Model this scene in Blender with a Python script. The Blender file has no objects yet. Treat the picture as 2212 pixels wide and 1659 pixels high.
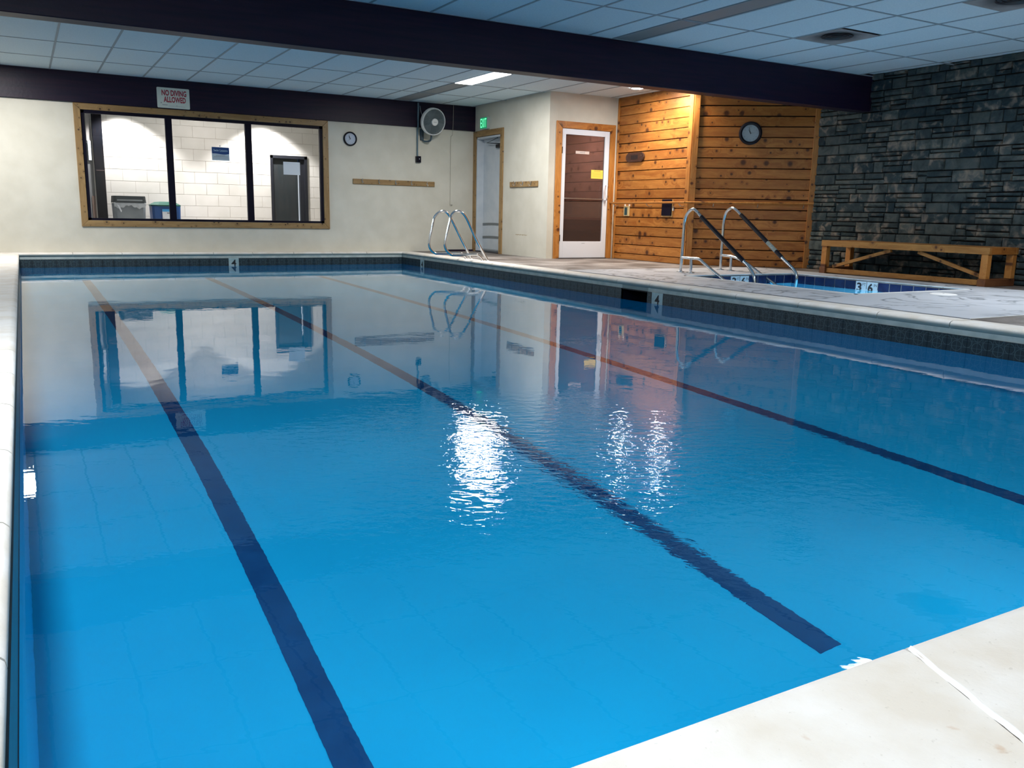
import bpy, bmesh, math, random
from mathutils import Vector, Matrix
random.seed(7)
R = math.radians
sc = bpy.context.scene
COL = sc.collection

# ---------------------------------------------------------------- camera
H_CAM, F_PX = 0.6919, 1836.16
yaw, pit, rol = R(29.735), R(-11.3077), R(1.2201)
F = Vector((math.sin(yaw)*math.cos(pit), math.cos(yaw)*math.cos(pit), math.sin(pit)))
R0 = Vector((math.cos(yaw), -math.sin(yaw), 0)); U0 = R0.cross(F)
RV = R0*math.cos(rol) + U0*math.sin(rol); UV = -R0*math.sin(rol) + U0*math.cos(rol)
cd = bpy.data.cameras.new('camera'); cam = bpy.data.objects.new('camera', cd); COL.objects.link(cam)
cd.sensor_fit = 'HORIZONTAL'; cd.sensor_width = 36.0; cd.lens = F_PX/2212*36.0
cd.clip_start = 0.02; cd.clip_end = 200
M = Matrix((RV, UV, -F)).transposed().to_4x4(); M.translation = Vector((0, 0, H_CAM))
cam.matrix_world = M
sc.camera = cam
# ---------------------------------------------------------------- world, exposure
w = bpy.data.worlds.new('world'); sc.world = w; w.use_nodes = True
w.node_tree.nodes['Background'].inputs[0].default_value = (0.02, 0.04, 0.08, 1)
w.node_tree.nodes['Background'].inputs[1].default_value = 0.5
sc.view_settings.view_transform = 'Standard'; sc.view_settings.look = 'None'
sc.view_settings.exposure = 0.0; sc.view_settings.gamma = 1.0; sc.view_settings.use_curve_mapping = False
sc.cycles.max_bounces = 10; sc.cycles.diffuse_bounces = 5; sc.cycles.glossy_bounces = 5
sc.cycles.transmission_bounces = 8; sc.cycles.transparent_max_bounces = 8
sc.cycles.sample_clamp_indirect = 2.5; sc.cycles.sample_clamp_direct = 0
sc.cycles.caustics_refractive = True; sc.cycles.caustics_reflective = False
sc.cycles.blur_glossy = 0.5
# ---------------------------------------------------------------- lamps of the room
ZC = 2.565
def area(name, loc, sx, sy, power, col, spread=180, rot=(0, 0, 0), caustic=True):
    l = bpy.data.lights.new(name, 'AREA'); l.shape = 'RECTANGLE'; l.size = sx; l.size_y = sy
    l.energy = power; l.color = col; l.spread = R(spread)
    o = bpy.data.objects.new(name, l); COL.objects.link(o); o.location = loc; o.rotation_euler = rot
    try: l.cycles.is_caustics_light = caustic
    except Exception: pass
    return o
def spot(name, loc, power, col, ang, blend=0.3, rad=0.06, caustic=True, rot=(0, 0, 0)):
    l = bpy.data.lights.new(name, 'SPOT'); l.energy = power; l.color = col
    l.spot_size = R(ang); l.spot_blend = blend; l.shadow_soft_size = rad
    o = bpy.data.objects.new(name, l); COL.objects.link(o); o.location = loc; o.rotation_euler = rot
    try: l.cycles.is_caustics_light = caustic
    except Exception: pass
    return o
WHITE = (1.0, 0.97, 0.93); COOL = (0.86, 0.93, 1.0); WARM = (1.0, 0.72, 0.42)
LIT = [(5.84, 11.257, 95, WHITE), (-0.26, 12.511, 105, WHITE), (5.84, 3.682, 40, COOL),
       (-0.26, 3.682, 120, COOL), (-0.26, 1.17, 62, COOL), (2.79, -1.33, 55, WHITE)]  # last entry: added strip behind the viewpoint, brightens the near coping
for x, y, p, c in LIT:
    area('strip_lamp', (x, y, ZC-0.012), 0.27, 1.18, p, c)
spot('downlight_lamp', (8.10, 10.62, ZC-0.03), 75, (1.0, 0.93, 0.84), 130, 0.6, 0.07)
spot('downlight_lamp', (8.34, 9.98, ZC-0.03), 120, WARM, 140, 0.6, 0.07)
spot('downlight_lamp', (8.45, 4.25, ZC-0.03), 200, COOL, 88, 0.7, 0.07)
# hall beyond the window
spot('hall_lamp', (1.64, 16.43, 2.50), 290, (1.0, 0.98, 0.97), 112, 0.4, 0.05, False)
spot('hall_lamp', (4.08, 16.43, 2.50), 290, (1.0, 0.98, 0.97), 112, 0.4, 0.05, False)
area('hall_lamp', (3.0, 15.6, 2.6), 1.2, 1.2, 34, (1.0, 0.93, 0.88), caustic=False)  # added soft fill for the hall, no fixture
area('inner_room_fill', (8.3, 12.9, 2.3), 0.3, 0.3, 34, (1.0, 0.88, 0.82), caustic=False)  # unseen lamp added to light the room behind the glass door
# added unseen fill lamps under water at the near wall, brighten the pool
for nx in (1.1, 3.0):
    area('pool_fill_lamp', (nx, 0.86, -0.62), 0.3, 0.3, 14, (0.75, 0.95, 1.0), rot=(R(90), 0, 0), caustic=False)
# added unseen fill lamp inside the hot tub, brightens its water
area('tub_fill_lamp', (8.0, 5.56, -0.55), 0.2, 0.2, 45, (0.7, 0.95, 1.0), rot=(R(90), 0, 0), caustic=False)

# ---------------------------------------------------------------- object helpers
WM = {}
def tag(o, label=None, cat=None, group=None, kind=None):
    if label: o['label'] = label
    if cat: o['category'] = cat
    if group: o['group'] = group
    if kind: o['kind'] = kind
    return o
def place(o, W, parent):
    COL.objects.link(o)
    if parent is not None:
        o.parent = parent; o.matrix_parent_inverse = WM[parent.name].inverted()
    o.matrix_basis = W; WM[o.name] = W
    return o
def empty(name, loc, label=None, cat=None, group=None, kind=None, M=None):
    o = bpy.data.objects.new(name, None); o.empty_display_size = 0.1
    W = (M or Matrix()) @ Matrix.Translation(Vector(loc))
    place(o, W, None); return tag(o, label, cat, group, kind)
def add(name, V, Fc, mat, parent=None, M=None, smooth=False, bevel=0, orig=None):
    lo = [min(v[k] for v in V) for k in range(3)]; hi = [max(v[k] for v in V) for k in range(3)]
    c = Vector(orig) if orig else Vector([(a+b)/2 for a, b in zip(lo, hi)])
    me = bpy.data.meshes.new(name)
    me.from_pydata([Vector(v)-c for v in V], [], Fc)
    if bevel:
        bm = bmesh.new(); bm.from_mesh(me)
        bmesh.ops.recalc_face_normals(bm, faces=bm.faces)
        bmesh.ops.bevel(bm, geom=bm.edges[:], offset=bevel, segments=1, affect='EDGES')
        bm.to_mesh(me); bm.free()
    else:
        bm = bmesh.new(); bm.from_mesh(me); bmesh.ops.recalc_face_normals(bm, faces=bm.faces); bm.to_mesh(me); bm.free()
    me.materials.append(mat)
    if smooth:
        me.polygons.foreach_set('use_smooth', [True]*len(me.polygons))
        if smooth == 'auto':
            try: me.set_sharp_from_angle(angle=R(35))
            except Exception: pass
    o = bpy.data.objects.new(name, me)
    return place(o, (M or Matrix()) @ Matrix.Translation(c), parent)
def boxvf(x0, x1, y0, y1, z0, z1, b=0):
    V = [(x, y, z) for x in (x0, x1) for y in (y0, y1) for z in (z0, z1)]
    Fc = [(0, 1, 3, 2), (4, 6, 7, 5), (0, 4, 5, 1), (2, 3, 7, 6), (0, 2, 6, 4), (1, 5, 7, 3)]
    return V, [tuple(i+b for i in f) for f in Fc]
def box(name, x0, x1, y0, y1, z0, z1, mat, parent=None, M=None, bevel=0):
    V, Fc = boxvf(x0, x1, y0, y1, z0, z1)
    return add(name, V, Fc, mat, parent, M, bevel=bevel)
def boxes(name, L, mat, parent=None, M=None, bevel=0):
    V, Fc = [], []
    for b in L:
        v, f = boxvf(*b, b=len(V)); V += v; Fc += f
    return add(name, V, Fc, mat, parent, M, bevel=bevel)
def extr(name, prof, a, b, axis, mat, parent=None, M=None, smooth=False, shift=None, closed=True):
    """sweep a 2D profile (p,q) along axis 'x' or 'y' or 'z' from a to b"""
    n = len(prof); V = []
    for t in (a, b):
        for p, q in prof:
            V.append({'x': (t, p, q), 'y': (p, t, q), 'z': (p, q, t)}[axis])
    Fc = [(i, (i+1) % n, n+(i+1) % n, n+i) for i in range(n if closed else n-1)]
    if closed: Fc += [tuple(range(n)), tuple(range(2*n-1, n-1, -1))]
    return add(name, V, Fc, mat, parent, M, smooth=smooth)
def catmull(P, n=6):
    P = [Vector(p) for p in P]; Q = [P[0]*2-P[1]] + P + [P[-1]*2-P[-2]]; out = []
    for i in range(1, len(Q)-2):
        a, b, c, d = Q[i-1:i+3]
        for k in range(n):
            t = k/n
            out.append(0.5*((2*b)+(-a+c)*t+(2*a-5*b+4*c-d)*t*t+(-a+3*b-3*c+d)*t**3))
    out.append(P[-1]); return out
def tubevf(P, r, seg=12, base=0):
    P = [Vector(p) for p in P]; V, Fc = [], []
    t0 = (P[1]-P[0]).normalized(); up = Vector((0, 0, 1)) if abs(t0.z) < 0.9 else Vector((1, 0, 0))
    nrm = (up - t0*up.dot(t0)).normalized()
    for i, p in enumerate(P):
        t = (P[min(i+1, len(P)-1)]-P[max(i-1, 0)]).normalized()
        nrm = (nrm - t*nrm.dot(t)).normalized(); bi = t.cross(nrm)
        rr = r[i] if isinstance(r, (list, tuple)) else r
        for k in range(seg):
            a = 2*math.pi*k/seg; V.append(tuple(p+(nrm*math.cos(a)+bi*math.sin(a))*rr))
    for i in range(len(P)-1):
        for k in range(seg):
            Fc.append((base+i*seg+k, base+i*seg+(k+1) % seg, base+(i+1)*seg+(k+1) % seg, base+(i+1)*seg+k))
    Fc.append(tuple(base+k for k in range(seg))); Fc.append(tuple(base+(len(P)-1)*seg+k for k in range(seg)))
    return V, Fc
def tube(name, P, r, mat, parent=None, M=None, seg=12, cat=0):
    if cat: P = catmull(P, cat)
    V, Fc = tubevf(P, r, seg)
    return add(name, V, Fc, mat, parent, M, smooth='auto')
def lathe(name, prof, mat, parent=None, M=None, seg=40, axis='y', cx=0, cz=0):
    """profile (radius, depth) around an axis: 'y' local depth, 'z' up"""
    V, Fc = [], []; n = len(prof)
    for k in range(seg):
        a = 2*math.pi*k/seg
        for r, d in prof:
            V.append((cx+r*math.cos(a), d, cz+r*math.sin(a)) if axis == 'y' else (cx+r*math.cos(a), cz+r*math.sin(a), d))
    for k in range(seg):
        for i in range(n-1):
            a, b = k*n+i, ((k+1) % seg)*n+i
            Fc.append((a, a+1, b+1, b))
    o = add(name, V, Fc, mat, parent, M, smooth='auto')
    bm = bmesh.new(); bm.from_mesh(o.data); bmesh.ops.remove_doubles(bm, verts=bm.verts, dist=1e-5); bm.to_mesh(o.data); bm.free()
    return o
def textvf(s, cx, cz, wid, hei, y, bold=0.0):
    cu = bpy.data.curves.new('t', 'FONT'); cu.body = s; cu.align_x = 'CENTER'; cu.resolution_u = 3; cu.offset = bold
    ob = bpy.data.objects.new('t', cu); COL.objects.link(ob)
    dg = bpy.context.evaluated_depsgraph_get(); me = bpy.data.meshes.new_from_object(ob.evaluated_get(dg))
    vs = [v.co.copy() for v in me.vertices]; fs = [tuple(p.vertices) for p in me.polygons]
    bpy.data.objects.remove(ob); bpy.data.curves.remove(cu); bpy.data.meshes.remove(me)
    x0, x1 = min(v.x for v in vs), max(v.x for v in vs); z0, z1 = min(v.y for v in vs), max(v.y for v in vs)
    sx = wid/(x1-x0) if wid else hei/(z1-z0); sz = hei/(z1-z0)
    return [(cx+(v.x-(x0+x1)/2)*sx, y, cz+(v.y-(z0+z1)/2)*sz) for v in vs], fs
def text(name, items, mat, parent=None, M=None):
    V, Fc = [], []
    for it in items:
        v, f = textvf(*it); b = len(V); V += v; Fc += [tuple(i+b for i in q) for q in f]
    me = bpy.data.meshes.new(name); lo = Vector((sum(v[0] for v in V)/len(V), V[0][1], sum(v[2] for v in V)/len(V)))
    me.from_pydata([Vector(v)-lo for v in V], [], Fc); me.materials.append(mat)
    return place(bpy.data.objects.new(name, me), (M or Matrix()) @ Matrix.Translation(lo), parent)
def wall_frame(ox, oy, r):
    r = Vector((r[0], r[1], 0)).normalized(); n = r.cross(Vector((0, 0, 1)))
    m = Matrix((r, -n, Vector((0, 0, 1)))).transposed().to_4x4(); m.translation = (ox, oy, 0); return m
YF, X1, Y1, X2, YP, XS, YW = 14.300, 7.268, 11.717, 8.586, 9.884, 9.959, 8.778
MF = wall_frame(0, YF, (1, 0)); ME = wall_frame(X1, YF, (0, -1)); MD = wall_frame(X1, Y1, (1, 0))
MW = wall_frame(X2, Y1, (0, -1)); MG = wall_frame(X2, YP, (XS-X2, YW-YP)); MS = wall_frame(XS, YW, (0, -1))
DIAG = math.hypot(XS-X2, YW-YP)

# ---------------------------------------------------------------- materials
def newmat(name):
    m = bpy.data.materials.new(name); m.use_nodes = True; nt = m.node_tree
    b = nt.nodes['Principled BSDF']; return m, nt, b
def N(nt, t, **k):
    n = nt.nodes.new(t)
    for a, v in k.items():
        if a.startswith('i_'):
            key = a[2:]; key = int(key) if key.isdigit() else key.replace('_', ' ')
            n.inputs[key].default_value = v
        else: setattr(n, a, v)
    return n
def L(nt, a, b): nt.links.new(a, b)
def math_(nt, op, a, b=None, c=None):
    n = nt.nodes.new('ShaderNodeMath'); n.operation = op
    for i, v in enumerate((a, b, c)):
        if v is None: continue
        if isinstance(v, (int, float)): n.inputs[i].default_value = v
        else: L(nt, v, n.inputs[i])
    return n.outputs[0]
def mixc(nt, f, a, b):
    n = nt.nodes.new('ShaderNodeMix'); n.data_type = 'RGBA'
    for s, v in ((n.inputs[0], f), (n.inputs[6], a), (n.inputs[7], b)):
        if isinstance(v, (int, float)): s.default_value = v
        elif isinstance(v, tuple): s.default_value = (*v[:3], 1)
        else: L(nt, v, s)
    return n.outputs[2]
def ramp(nt, f, pts):
    n = nt.nodes.new('ShaderNodeValToRGB'); e = n.color_ramp.elements
    while len(e) < len(pts): e.new(0.5)
    for k, (p, c) in enumerate(pts):
        e[k].position = p; e[k].color = (c, c, c, 1) if isinstance(c, (int, float)) else (*c, 1)
    L(nt, f, n.inputs[0]); return n.outputs[0]
def simple(name, col, rough=0.5, metal=0.0, emit=0, ecol=None, spec=0.5):
    m, nt, b = newmat(name); b.inputs['Base Color'].default_value = (*col, 1)
    b.inputs['Roughness'].default_value = rough; b.inputs['Metallic'].default_value = metal
    b.inputs['Specular IOR Level'].default_value = spec
    if emit: b.inputs['Emission Color'].default_value = (*(ecol or col), 1); b.inputs['Emission Strength'].default_value = emit
    return m
def noisy(name, c1, c2, scale=5, rough=0.6, bump=0.0, bscale=80, detail=4, lo=0.35, hi=0.65, metal=0, spec=0.4, world=True, stretch=(1, 1, 1)):
    m, nt, b = newmat(name)
    if world: src = N(nt, 'ShaderNodeNewGeometry').outputs['Position']
    else:
        tc = N(nt, 'ShaderNodeTexCoord'); oi = N(nt, 'ShaderNodeObjectInfo')
        v = N(nt, 'ShaderNodeVectorMath', operation='ADD'); L(nt, tc.outputs['Object'], v.inputs[0])
        cb = N(nt, 'ShaderNodeCombineXYZ'); k = math_(nt, 'MULTIPLY', oi.outputs['Random'], 57.0)
        for i in range(3): L(nt, k, cb.inputs[i])
        L(nt, cb.outputs[0], v.inputs[1]); src = v.outputs[0]
    mp = N(nt, 'ShaderNodeMapping'); mp.inputs['Scale'].default_value = stretch; L(nt, src, mp.inputs[0])
    n = N(nt, 'ShaderNodeTexNoise'); n.inputs['Scale'].default_value = scale; n.inputs['Detail'].default_value = detail
    L(nt, mp.outputs[0], n.inputs['Vector'])
    f = ramp(nt, n.outputs[0], [(lo, 0.0), (hi, 1.0)])
    L(nt, mixc(nt, f, c1, c2), b.inputs['Base Color'])
    b.inputs['Roughness'].default_value = rough; b.inputs['Metallic'].default_value = metal
    b.inputs['Specular IOR Level'].default_value = spec
    if bump:
        n2 = N(nt, 'ShaderNodeTexNoise'); n2.inputs['Scale'].default_value = bscale; n2.inputs['Detail'].default_value = 3
        L(nt, src, n2.inputs['Vector'])
        bp = N(nt, 'ShaderNodeBump'); bp.inputs['Strength'].default_value = 0.6; bp.inputs['Distance'].default_value = bump
        L(nt, n2.outputs[0], bp.inputs['Height']); L(nt, bp.outputs[0], b.inputs['Normal'])
    return m
def wood(name, c_lo, c_hi, knot, vary=0.35, rough=0.42, axis='x', kscale=5.5, kthr=0.24, kkeep=0.62):
    """knotty cedar: grain runs along the board's own long axis"""
    m, nt, b = newmat(name)
    tc = N(nt, 'ShaderNodeTexCoord'); oi = N(nt, 'ShaderNodeObjectInfo')
    cb = N(nt, 'ShaderNodeCombineXYZ'); k = math_(nt, 'MULTIPLY', oi.outputs['Random'], 91.0)
    L(nt, k, cb.inputs[0]); L(nt, math_(nt, 'MULTIPLY', k, 1.7), cb.inputs[2])
    ad = N(nt, 'ShaderNodeVectorMath', operation='ADD'); L(nt, tc.outputs['Object'], ad.inputs[0]); L(nt, cb.outputs[0], ad.inputs[1])
    sx = {'x': (1, 7, 7), 'z': (7, 7, 1), 'y': (7, 1, 7)}[axis]
    # knots
    sp = N(nt, 'ShaderNodeSeparateXYZ'); L(nt, ad.outputs[0], sp.inputs[0]); kc = N(nt, 'ShaderNodeCombineXYZ')
    L(nt, sp.outputs[1 if axis == 'y' else 0], kc.inputs[0]); L(nt, sp.outputs[2], kc.inputs[1])
    vo = N(nt, 'ShaderNodeTexVoronoi'); vo.voronoi_dimensions = '2D'; vo.inputs['Scale'].default_value = kscale; vo.inputs['Randomness'].default_value = 1
    L(nt, kc.outputs[0], vo.inputs['Vector'])
    sep = N(nt, 'ShaderNodeSeparateColor'); L(nt, vo.outputs['Color'], sep.inputs[0])
    keep = math_(nt, 'GREATER_THAN', sep.outputs[0], 1-kkeep)
    rad = math_(nt, 'MULTIPLY_ADD', math_(nt, 'POWER', sep.outputs[1], 1.6), kthr, 0.05)
    inside = math_(nt, 'DIVIDE', vo.outputs['Distance'], rad)
    core = math_(nt, 'MULTIPLY', ramp(nt, inside, [(0.45, 1.0), (1.0, 0.0)]), keep)
    halo = math_(nt, 'MULTIPLY', ramp(nt, math_(nt, 'MULTIPLY', inside, 0.3), [(0.1, 1.0), (1.0, 0.0)]), keep)
    # grain
    mp = N(nt, 'ShaderNodeMapping'); mp.inputs['Scale'].default_value = sx; L(nt, ad.outputs[0], mp.inputs[0])
    warp = N(nt, 'ShaderNodeVectorMath', operation='ADD'); L(nt, mp.outputs[0], warp.inputs[0])
    hv = N(nt, 'ShaderNodeCombineXYZ'); h2 = math_(nt, 'MULTIPLY', halo, 0.8)
    for i in range(3): L(nt, h2, hv.inputs[i])
    L(nt, hv.outputs[0], warp.inputs[1])
    g1 = N(nt, 'ShaderNodeTexNoise', i_Scale=2.2, i_Detail=5.0, i_Distortion=0.6); L(nt, warp.outputs[0], g1.inputs['Vector'])
    g2 = N(nt, 'ShaderNodeTexNoise', i_Scale=14.0, i_Detail=3.0); L(nt, warp.outputs[0], g2.inputs['Vector'])
    g = math_(nt, 'ADD', math_(nt, 'MULTIPLY', g1.outputs[0], 0.75), math_(nt, 'MULTIPLY', g2.outputs[0], 0.25))
    f = ramp(nt, g, [(0.36, 0.0), (0.62, 1.0)])
    base = mixc(nt, f, c_lo, c_hi)
    # board to board tone
    dk = tuple(c*0.55 for c in c_lo)
    base = mixc(nt, math_(nt, 'MULTIPLY', oi.outputs['Random'], vary), base, dk)
    base = mixc(nt, math_(nt, 'MULTIPLY', halo, 0.35), base, dk)
    base = mixc(nt, math_(nt, 'MULTIPLY', core, 0.9), base, knot)
    L(nt, base, b.inputs['Base Color']); b.inputs['Roughness'].default_value = rough
    b.inputs['Specular IOR Level'].default_value = 0.35
    bp = N(nt, 'ShaderNodeBump'); bp.inputs['Strength'].default_value = 0.3; bp.inputs['Distance'].default_value = 0.002
    L(nt, g, bp.inputs['Height']); L(nt, bp.outputs[0], b.inputs['Normal'])
    return m

M_WALL = noisy('cream_plaster', (0.60, 0.58, 0.50), (0.66, 0.64, 0.56), 3, 0.75, 0.0015, 90, spec=0.2)
M_CEIL = noisy('ceiling_tile_board', (0.64, 0.77, 0.83), (0.71, 0.83, 0.88), 60, 0.9, 0.001, 300, spec=0.1)
M_GRID = simple('grid_paint', (0.30, 0.36, 0.40), 0.6)
M_BEAM = noisy('dark_stained_beam', (0.006, 0.004, 0.018), (0.016, 0.007, 0.022), 3, 0.45, 0.002, 30, stretch=(0.5, 6, 8), spec=0.25)
M_CEDAR = wood('knotty_cedar', (0.33, 0.105, 0.018), (0.54, 0.225, 0.050), (0.05, 0.014, 0.006), vary=0.5)
M_CEDARV = wood('knotty_cedar_upright', (0.40, 0.145, 0.028), (0.58, 0.26, 0.066), (0.075, 0.020, 0.008), axis='z', kscale=7, kkeep=0.6)
M_PINE = wood('knotty_pine_trim', (0.25, 0.15, 0.062), (0.37, 0.24, 0.105), (0.03, 0.012, 0.01), vary=0.2, kscale=9, kthr=0.12, kkeep=0.8)
M_PINEV = wood('knotty_pine_trim_upright', (0.25, 0.15, 0.062), (0.37, 0.24, 0.105), (0.03, 0.012, 0.01), vary=0.2, axis='z', kscale=9, kthr=0.12, kkeep=0.8)
M_BENCH = wood('bench_cedar', (0.30, 0.125, 0.028), (0.46, 0.22, 0.060), (0.06, 0.018, 0.008), vary=0.3, axis='y', kscale=7)
M_DARKGAP = simple('dark_backing', (0.012, 0.006, 0.006), 0.9, spec=0.1)
M_BLACK = simple('black_frame_paint', (0.004, 0.003, 0.012), 0.5, spec=0.15)
M_BLACKP = simple('black_plastic', (0.004, 0.005, 0.012), 0.35, spec=0.3)
M_CHROME = simple('polished_steel', (0.74, 0.77, 0.80), 0.14, 1.0)
M_STEEL = simple('brushed_steel', (0.55, 0.58, 0.60), 0.3, 1.0)
M_WHITE = simple('white_enamel', (0.78, 0.82, 0.90), 0.35)
M_WHITEP = simple('white_plastic', (0.78, 0.79, 0.78), 0.4)
M_GREYP = simple('grey_plastic', (0.30, 0.33, 0.36), 0.5)
M_INK = simple('black_ink', (0.015, 0.015, 0.02), 0.6)
M_INKG = simple('grey_ink', (0.22, 0.24, 0.27), 0.6)
M_RED = simple('dark_red_ink', (0.33, 0.012, 0.035), 0.55)
M_SIGN = simple('sign_board_white', (0.62, 0.68, 0.62), 0.45)
M_PAPER = simple('white_paper', (0.78, 0.83, 0.90), 0.7)
M_CAULK = simple('white_caulk', (0.85, 0.84, 0.82), 0.6)

def coping_mat():
    m, nt, b = newmat('cast_stone_coping')
    p = N(nt, 'ShaderNodeNewGeometry').outputs['Position']
    n = N(nt, 'ShaderNodeTexNoise', i_Scale=5.0, i_Detail=6.0); L(nt, p, n.inputs['Vector'])
    n2 = N(nt, 'ShaderNodeTexNoise', i_Scale=110.0, i_Detail=3.0); L(nt, p, n2.inputs['Vector'])
    n3 = N(nt, 'ShaderNodeTexNoise', i_Scale=11.0, i_Detail=4.0, i_Distortion=1.0); L(nt, p, n3.inputs['Vector'])
    c = mixc(nt, ramp(nt, n.outputs[0], [(0.35, 0.0), (0.62, 1.0)]), (0.66, 0.60, 0.52), (0.76, 0.73, 0.69))
    c = mixc(nt, ramp(nt, n2.outputs[0], [(0.24, 0.40), (0.33, 0.0)]), c, (0.42, 0.38, 0.32))
    c = mixc(nt, ramp(nt, n3.outputs[0], [(0.70, 0.0), (0.80, 0.6)]), c, (0.45, 0.22, 0.08))
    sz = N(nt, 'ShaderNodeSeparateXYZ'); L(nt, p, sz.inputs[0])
    face_shade = ramp(nt, math_(nt, 'MULTIPLY', sz.outputs[2], -25.0), [(0.25, 0.0), (0.75, 0.78)])   # shade on the coping's lower face, put into the colour
    c = mixc(nt, face_shade, c, (0.10, 0.19, 0.20))
    L(nt, c, b.inputs['Base Color']); b.inputs['Roughness'].default_value = 0.6; b.inputs['Specular IOR Level'].default_value = 0.3
    bp = N(nt, 'ShaderNodeBump', i_Strength=0.5, i_Distance=0.002); L(nt, n2.outputs[0], bp.inputs['Height']); L(nt, bp.outputs[0], b.inputs['Normal'])
    return m
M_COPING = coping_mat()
M_BOND = noisy('pale_bond_grout', (0.34, 0.42, 0.42), (0.46, 0.53, 0.52), 9, 0.7, 0.002, 60)
def deck_mat():
    m, nt, b = newmat('worn_concrete_deck')
    p = N(nt, 'ShaderNodeNewGeometry').outputs['Position']
    n = N(nt, 'ShaderNodeTexNoise', i_Scale=1.6, i_Detail=8.0, i_Distortion=0.4); L(nt, p, n.inputs['Vector'])
    n2 = N(nt, 'ShaderNodeTexNoise', i_Scale=45.0, i_Detail=3.0); L(nt, p, n2.inputs['Vector'])
    c = mixc(nt, ramp(nt, n.outputs[0], [(0.42, 0.0), (0.64, 1.0)]), (0.125, 0.105, 0.095), (0.36, 0.33, 0.31))
    c = mixc(nt, ramp(nt, n2.outputs[0], [(0.3, 0.4), (0.6, 0.0)]), c, (0.12, 0.10, 0.08))
    L(nt, c, b.inputs['Base Color']); b.inputs['Roughness'].default_value = 0.62; b.inputs['Specular IOR Level'].default_value = 0.4
    bp = N(nt, 'ShaderNodeBump', i_Strength=0.5, i_Distance=0.003); L(nt, n2.outputs[0], bp.inputs['Height']); L(nt, bp.outputs[0], b.inputs['Normal'])
    return m
M_DECK = deck_mat()
def slab_mat():
    m, nt, b = newmat('painted_deck_slab')
    p = N(nt, 'ShaderNodeNewGeometry').outputs['Position']
    n = N(nt, 'ShaderNodeTexNoise', i_Scale=1.3, i_Detail=6.0, i_Distortion=1.6); L(nt, p, n.inputs['Vector'])
    vein = math_(nt, 'ABSOLUTE', math_(nt, 'SUBTRACT', n.outputs[0], 0.50))
    n2 = N(nt, 'ShaderNodeTexNoise', i_Scale=0.9, i_Detail=2.0); L(nt, p, n2.inputs['Vector'])
    amt = math_(nt, 'MULTIPLY', ramp(nt, vein, [(0.0, 1.0), (0.045, 0.0)]), ramp(nt, n2.outputs[0], [(0.38, 0.0), (0.50, 0.9)]))
    c = mixc(nt, amt, (0.55, 0.57, 0.61), (0.17, 0.19, 0.21))
    L(nt, c, b.inputs['Base Color']); b.inputs['Roughness'].default_value = 0.5; b.inputs['Specular IOR Level'].default_value = 0.4
    return m
M_SLAB = slab_mat()
def tile_mat():
    m, nt, b = newmat('mosaic_waterline_tile')
    tc = N(nt, 'ShaderNodeTexCoord'); s = N(nt, 'ShaderNodeSeparateXYZ'); L(nt, tc.outputs['Object'], s.inputs[0])
    u, v = s.outputs[0], s.outputs[2]
    def line(x, wd): return math_(nt, 'LESS_THAN', math_(nt, 'ABSOLUTE', x), wd)
    def circ(cu, cv, r):
        d = math_(nt, 'SQRT', math_(nt, 'ADD', math_(nt, 'POWER', math_(nt, 'SUBTRACT', u, cu), 2.0), math_(nt, 'POWER', math_(nt, 'SUBTRACT', v, cv), 2.0)))
        return line(math_(nt, 'SUBTRACT', d, r), 0.0016)
    f = line(u, 0.0013)
    for e in (line(math_(nt, 'SUBTRACT', math_(nt, 'ABSOLUTE', u), 0.038), 0.0011), line(math_(nt, 'ADD', v, 0.004), 0.0011),
              line(math_(nt, 'SUBTRACT', v, 0.044), 0.0009), circ(0.0, 0.0, 0.036), circ(0.076, 0.03, 0.034), circ(-0.076, 0.03, 0.034), circ(0.0, 0.075, 0.03)):
        f = math_(nt, 'MAXIMUM', f, e)
    n = N(nt, 'ShaderNodeTexNoise', i_Scale=22.0, i_Detail=3.0); L(nt, N(nt, 'ShaderNodeNewGeometry').outputs['Position'], n.inputs['Vector'])
    c = mixc(nt, n.outputs[0], (0.005, 0.015, 0.026), (0.017, 0.030, 0.038))
    c = mixc(nt, math_(nt, 'MULTIPLY', f, 0.35), c, (0.16, 0.26, 0.28))
    L(nt, c, b.inputs['Base Color']); b.inputs['Roughness'].default_value = 0.35
    return m
M_TILE = tile_mat()
M_DTILE = noisy('depth_marker_tile_glaze', (0.30, 0.42, 0.44), (0.40, 0.52, 0.54), 20, 0.3)
M_NAVY = noisy('navy_glazed_tile', (0.006, 0.010, 0.045), (0.012, 0.022, 0.075), 12, 0.2)
M_WTILE = simple('white_glazed_tile', (0.72, 0.76, 0.80), 0.25)
M_POOL = noisy('blue_pool_plaster', (0.002, 0.335, 0.65), (0.004, 0.37, 0.70), 1.2, 0.8, 0.0, spec=0.1)
M_TUB = noisy('tub_plaster', (0.10, 0.48, 0.72), (0.14, 0.55, 0.78), 3, 0.8, 0.0, spec=0.1)
M_LANE = noisy('dark_lane_tile', (0.001, 0.045, 0.155), (0.003, 0.06, 0.19), 8, 0.7, spec=0.1)

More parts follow.
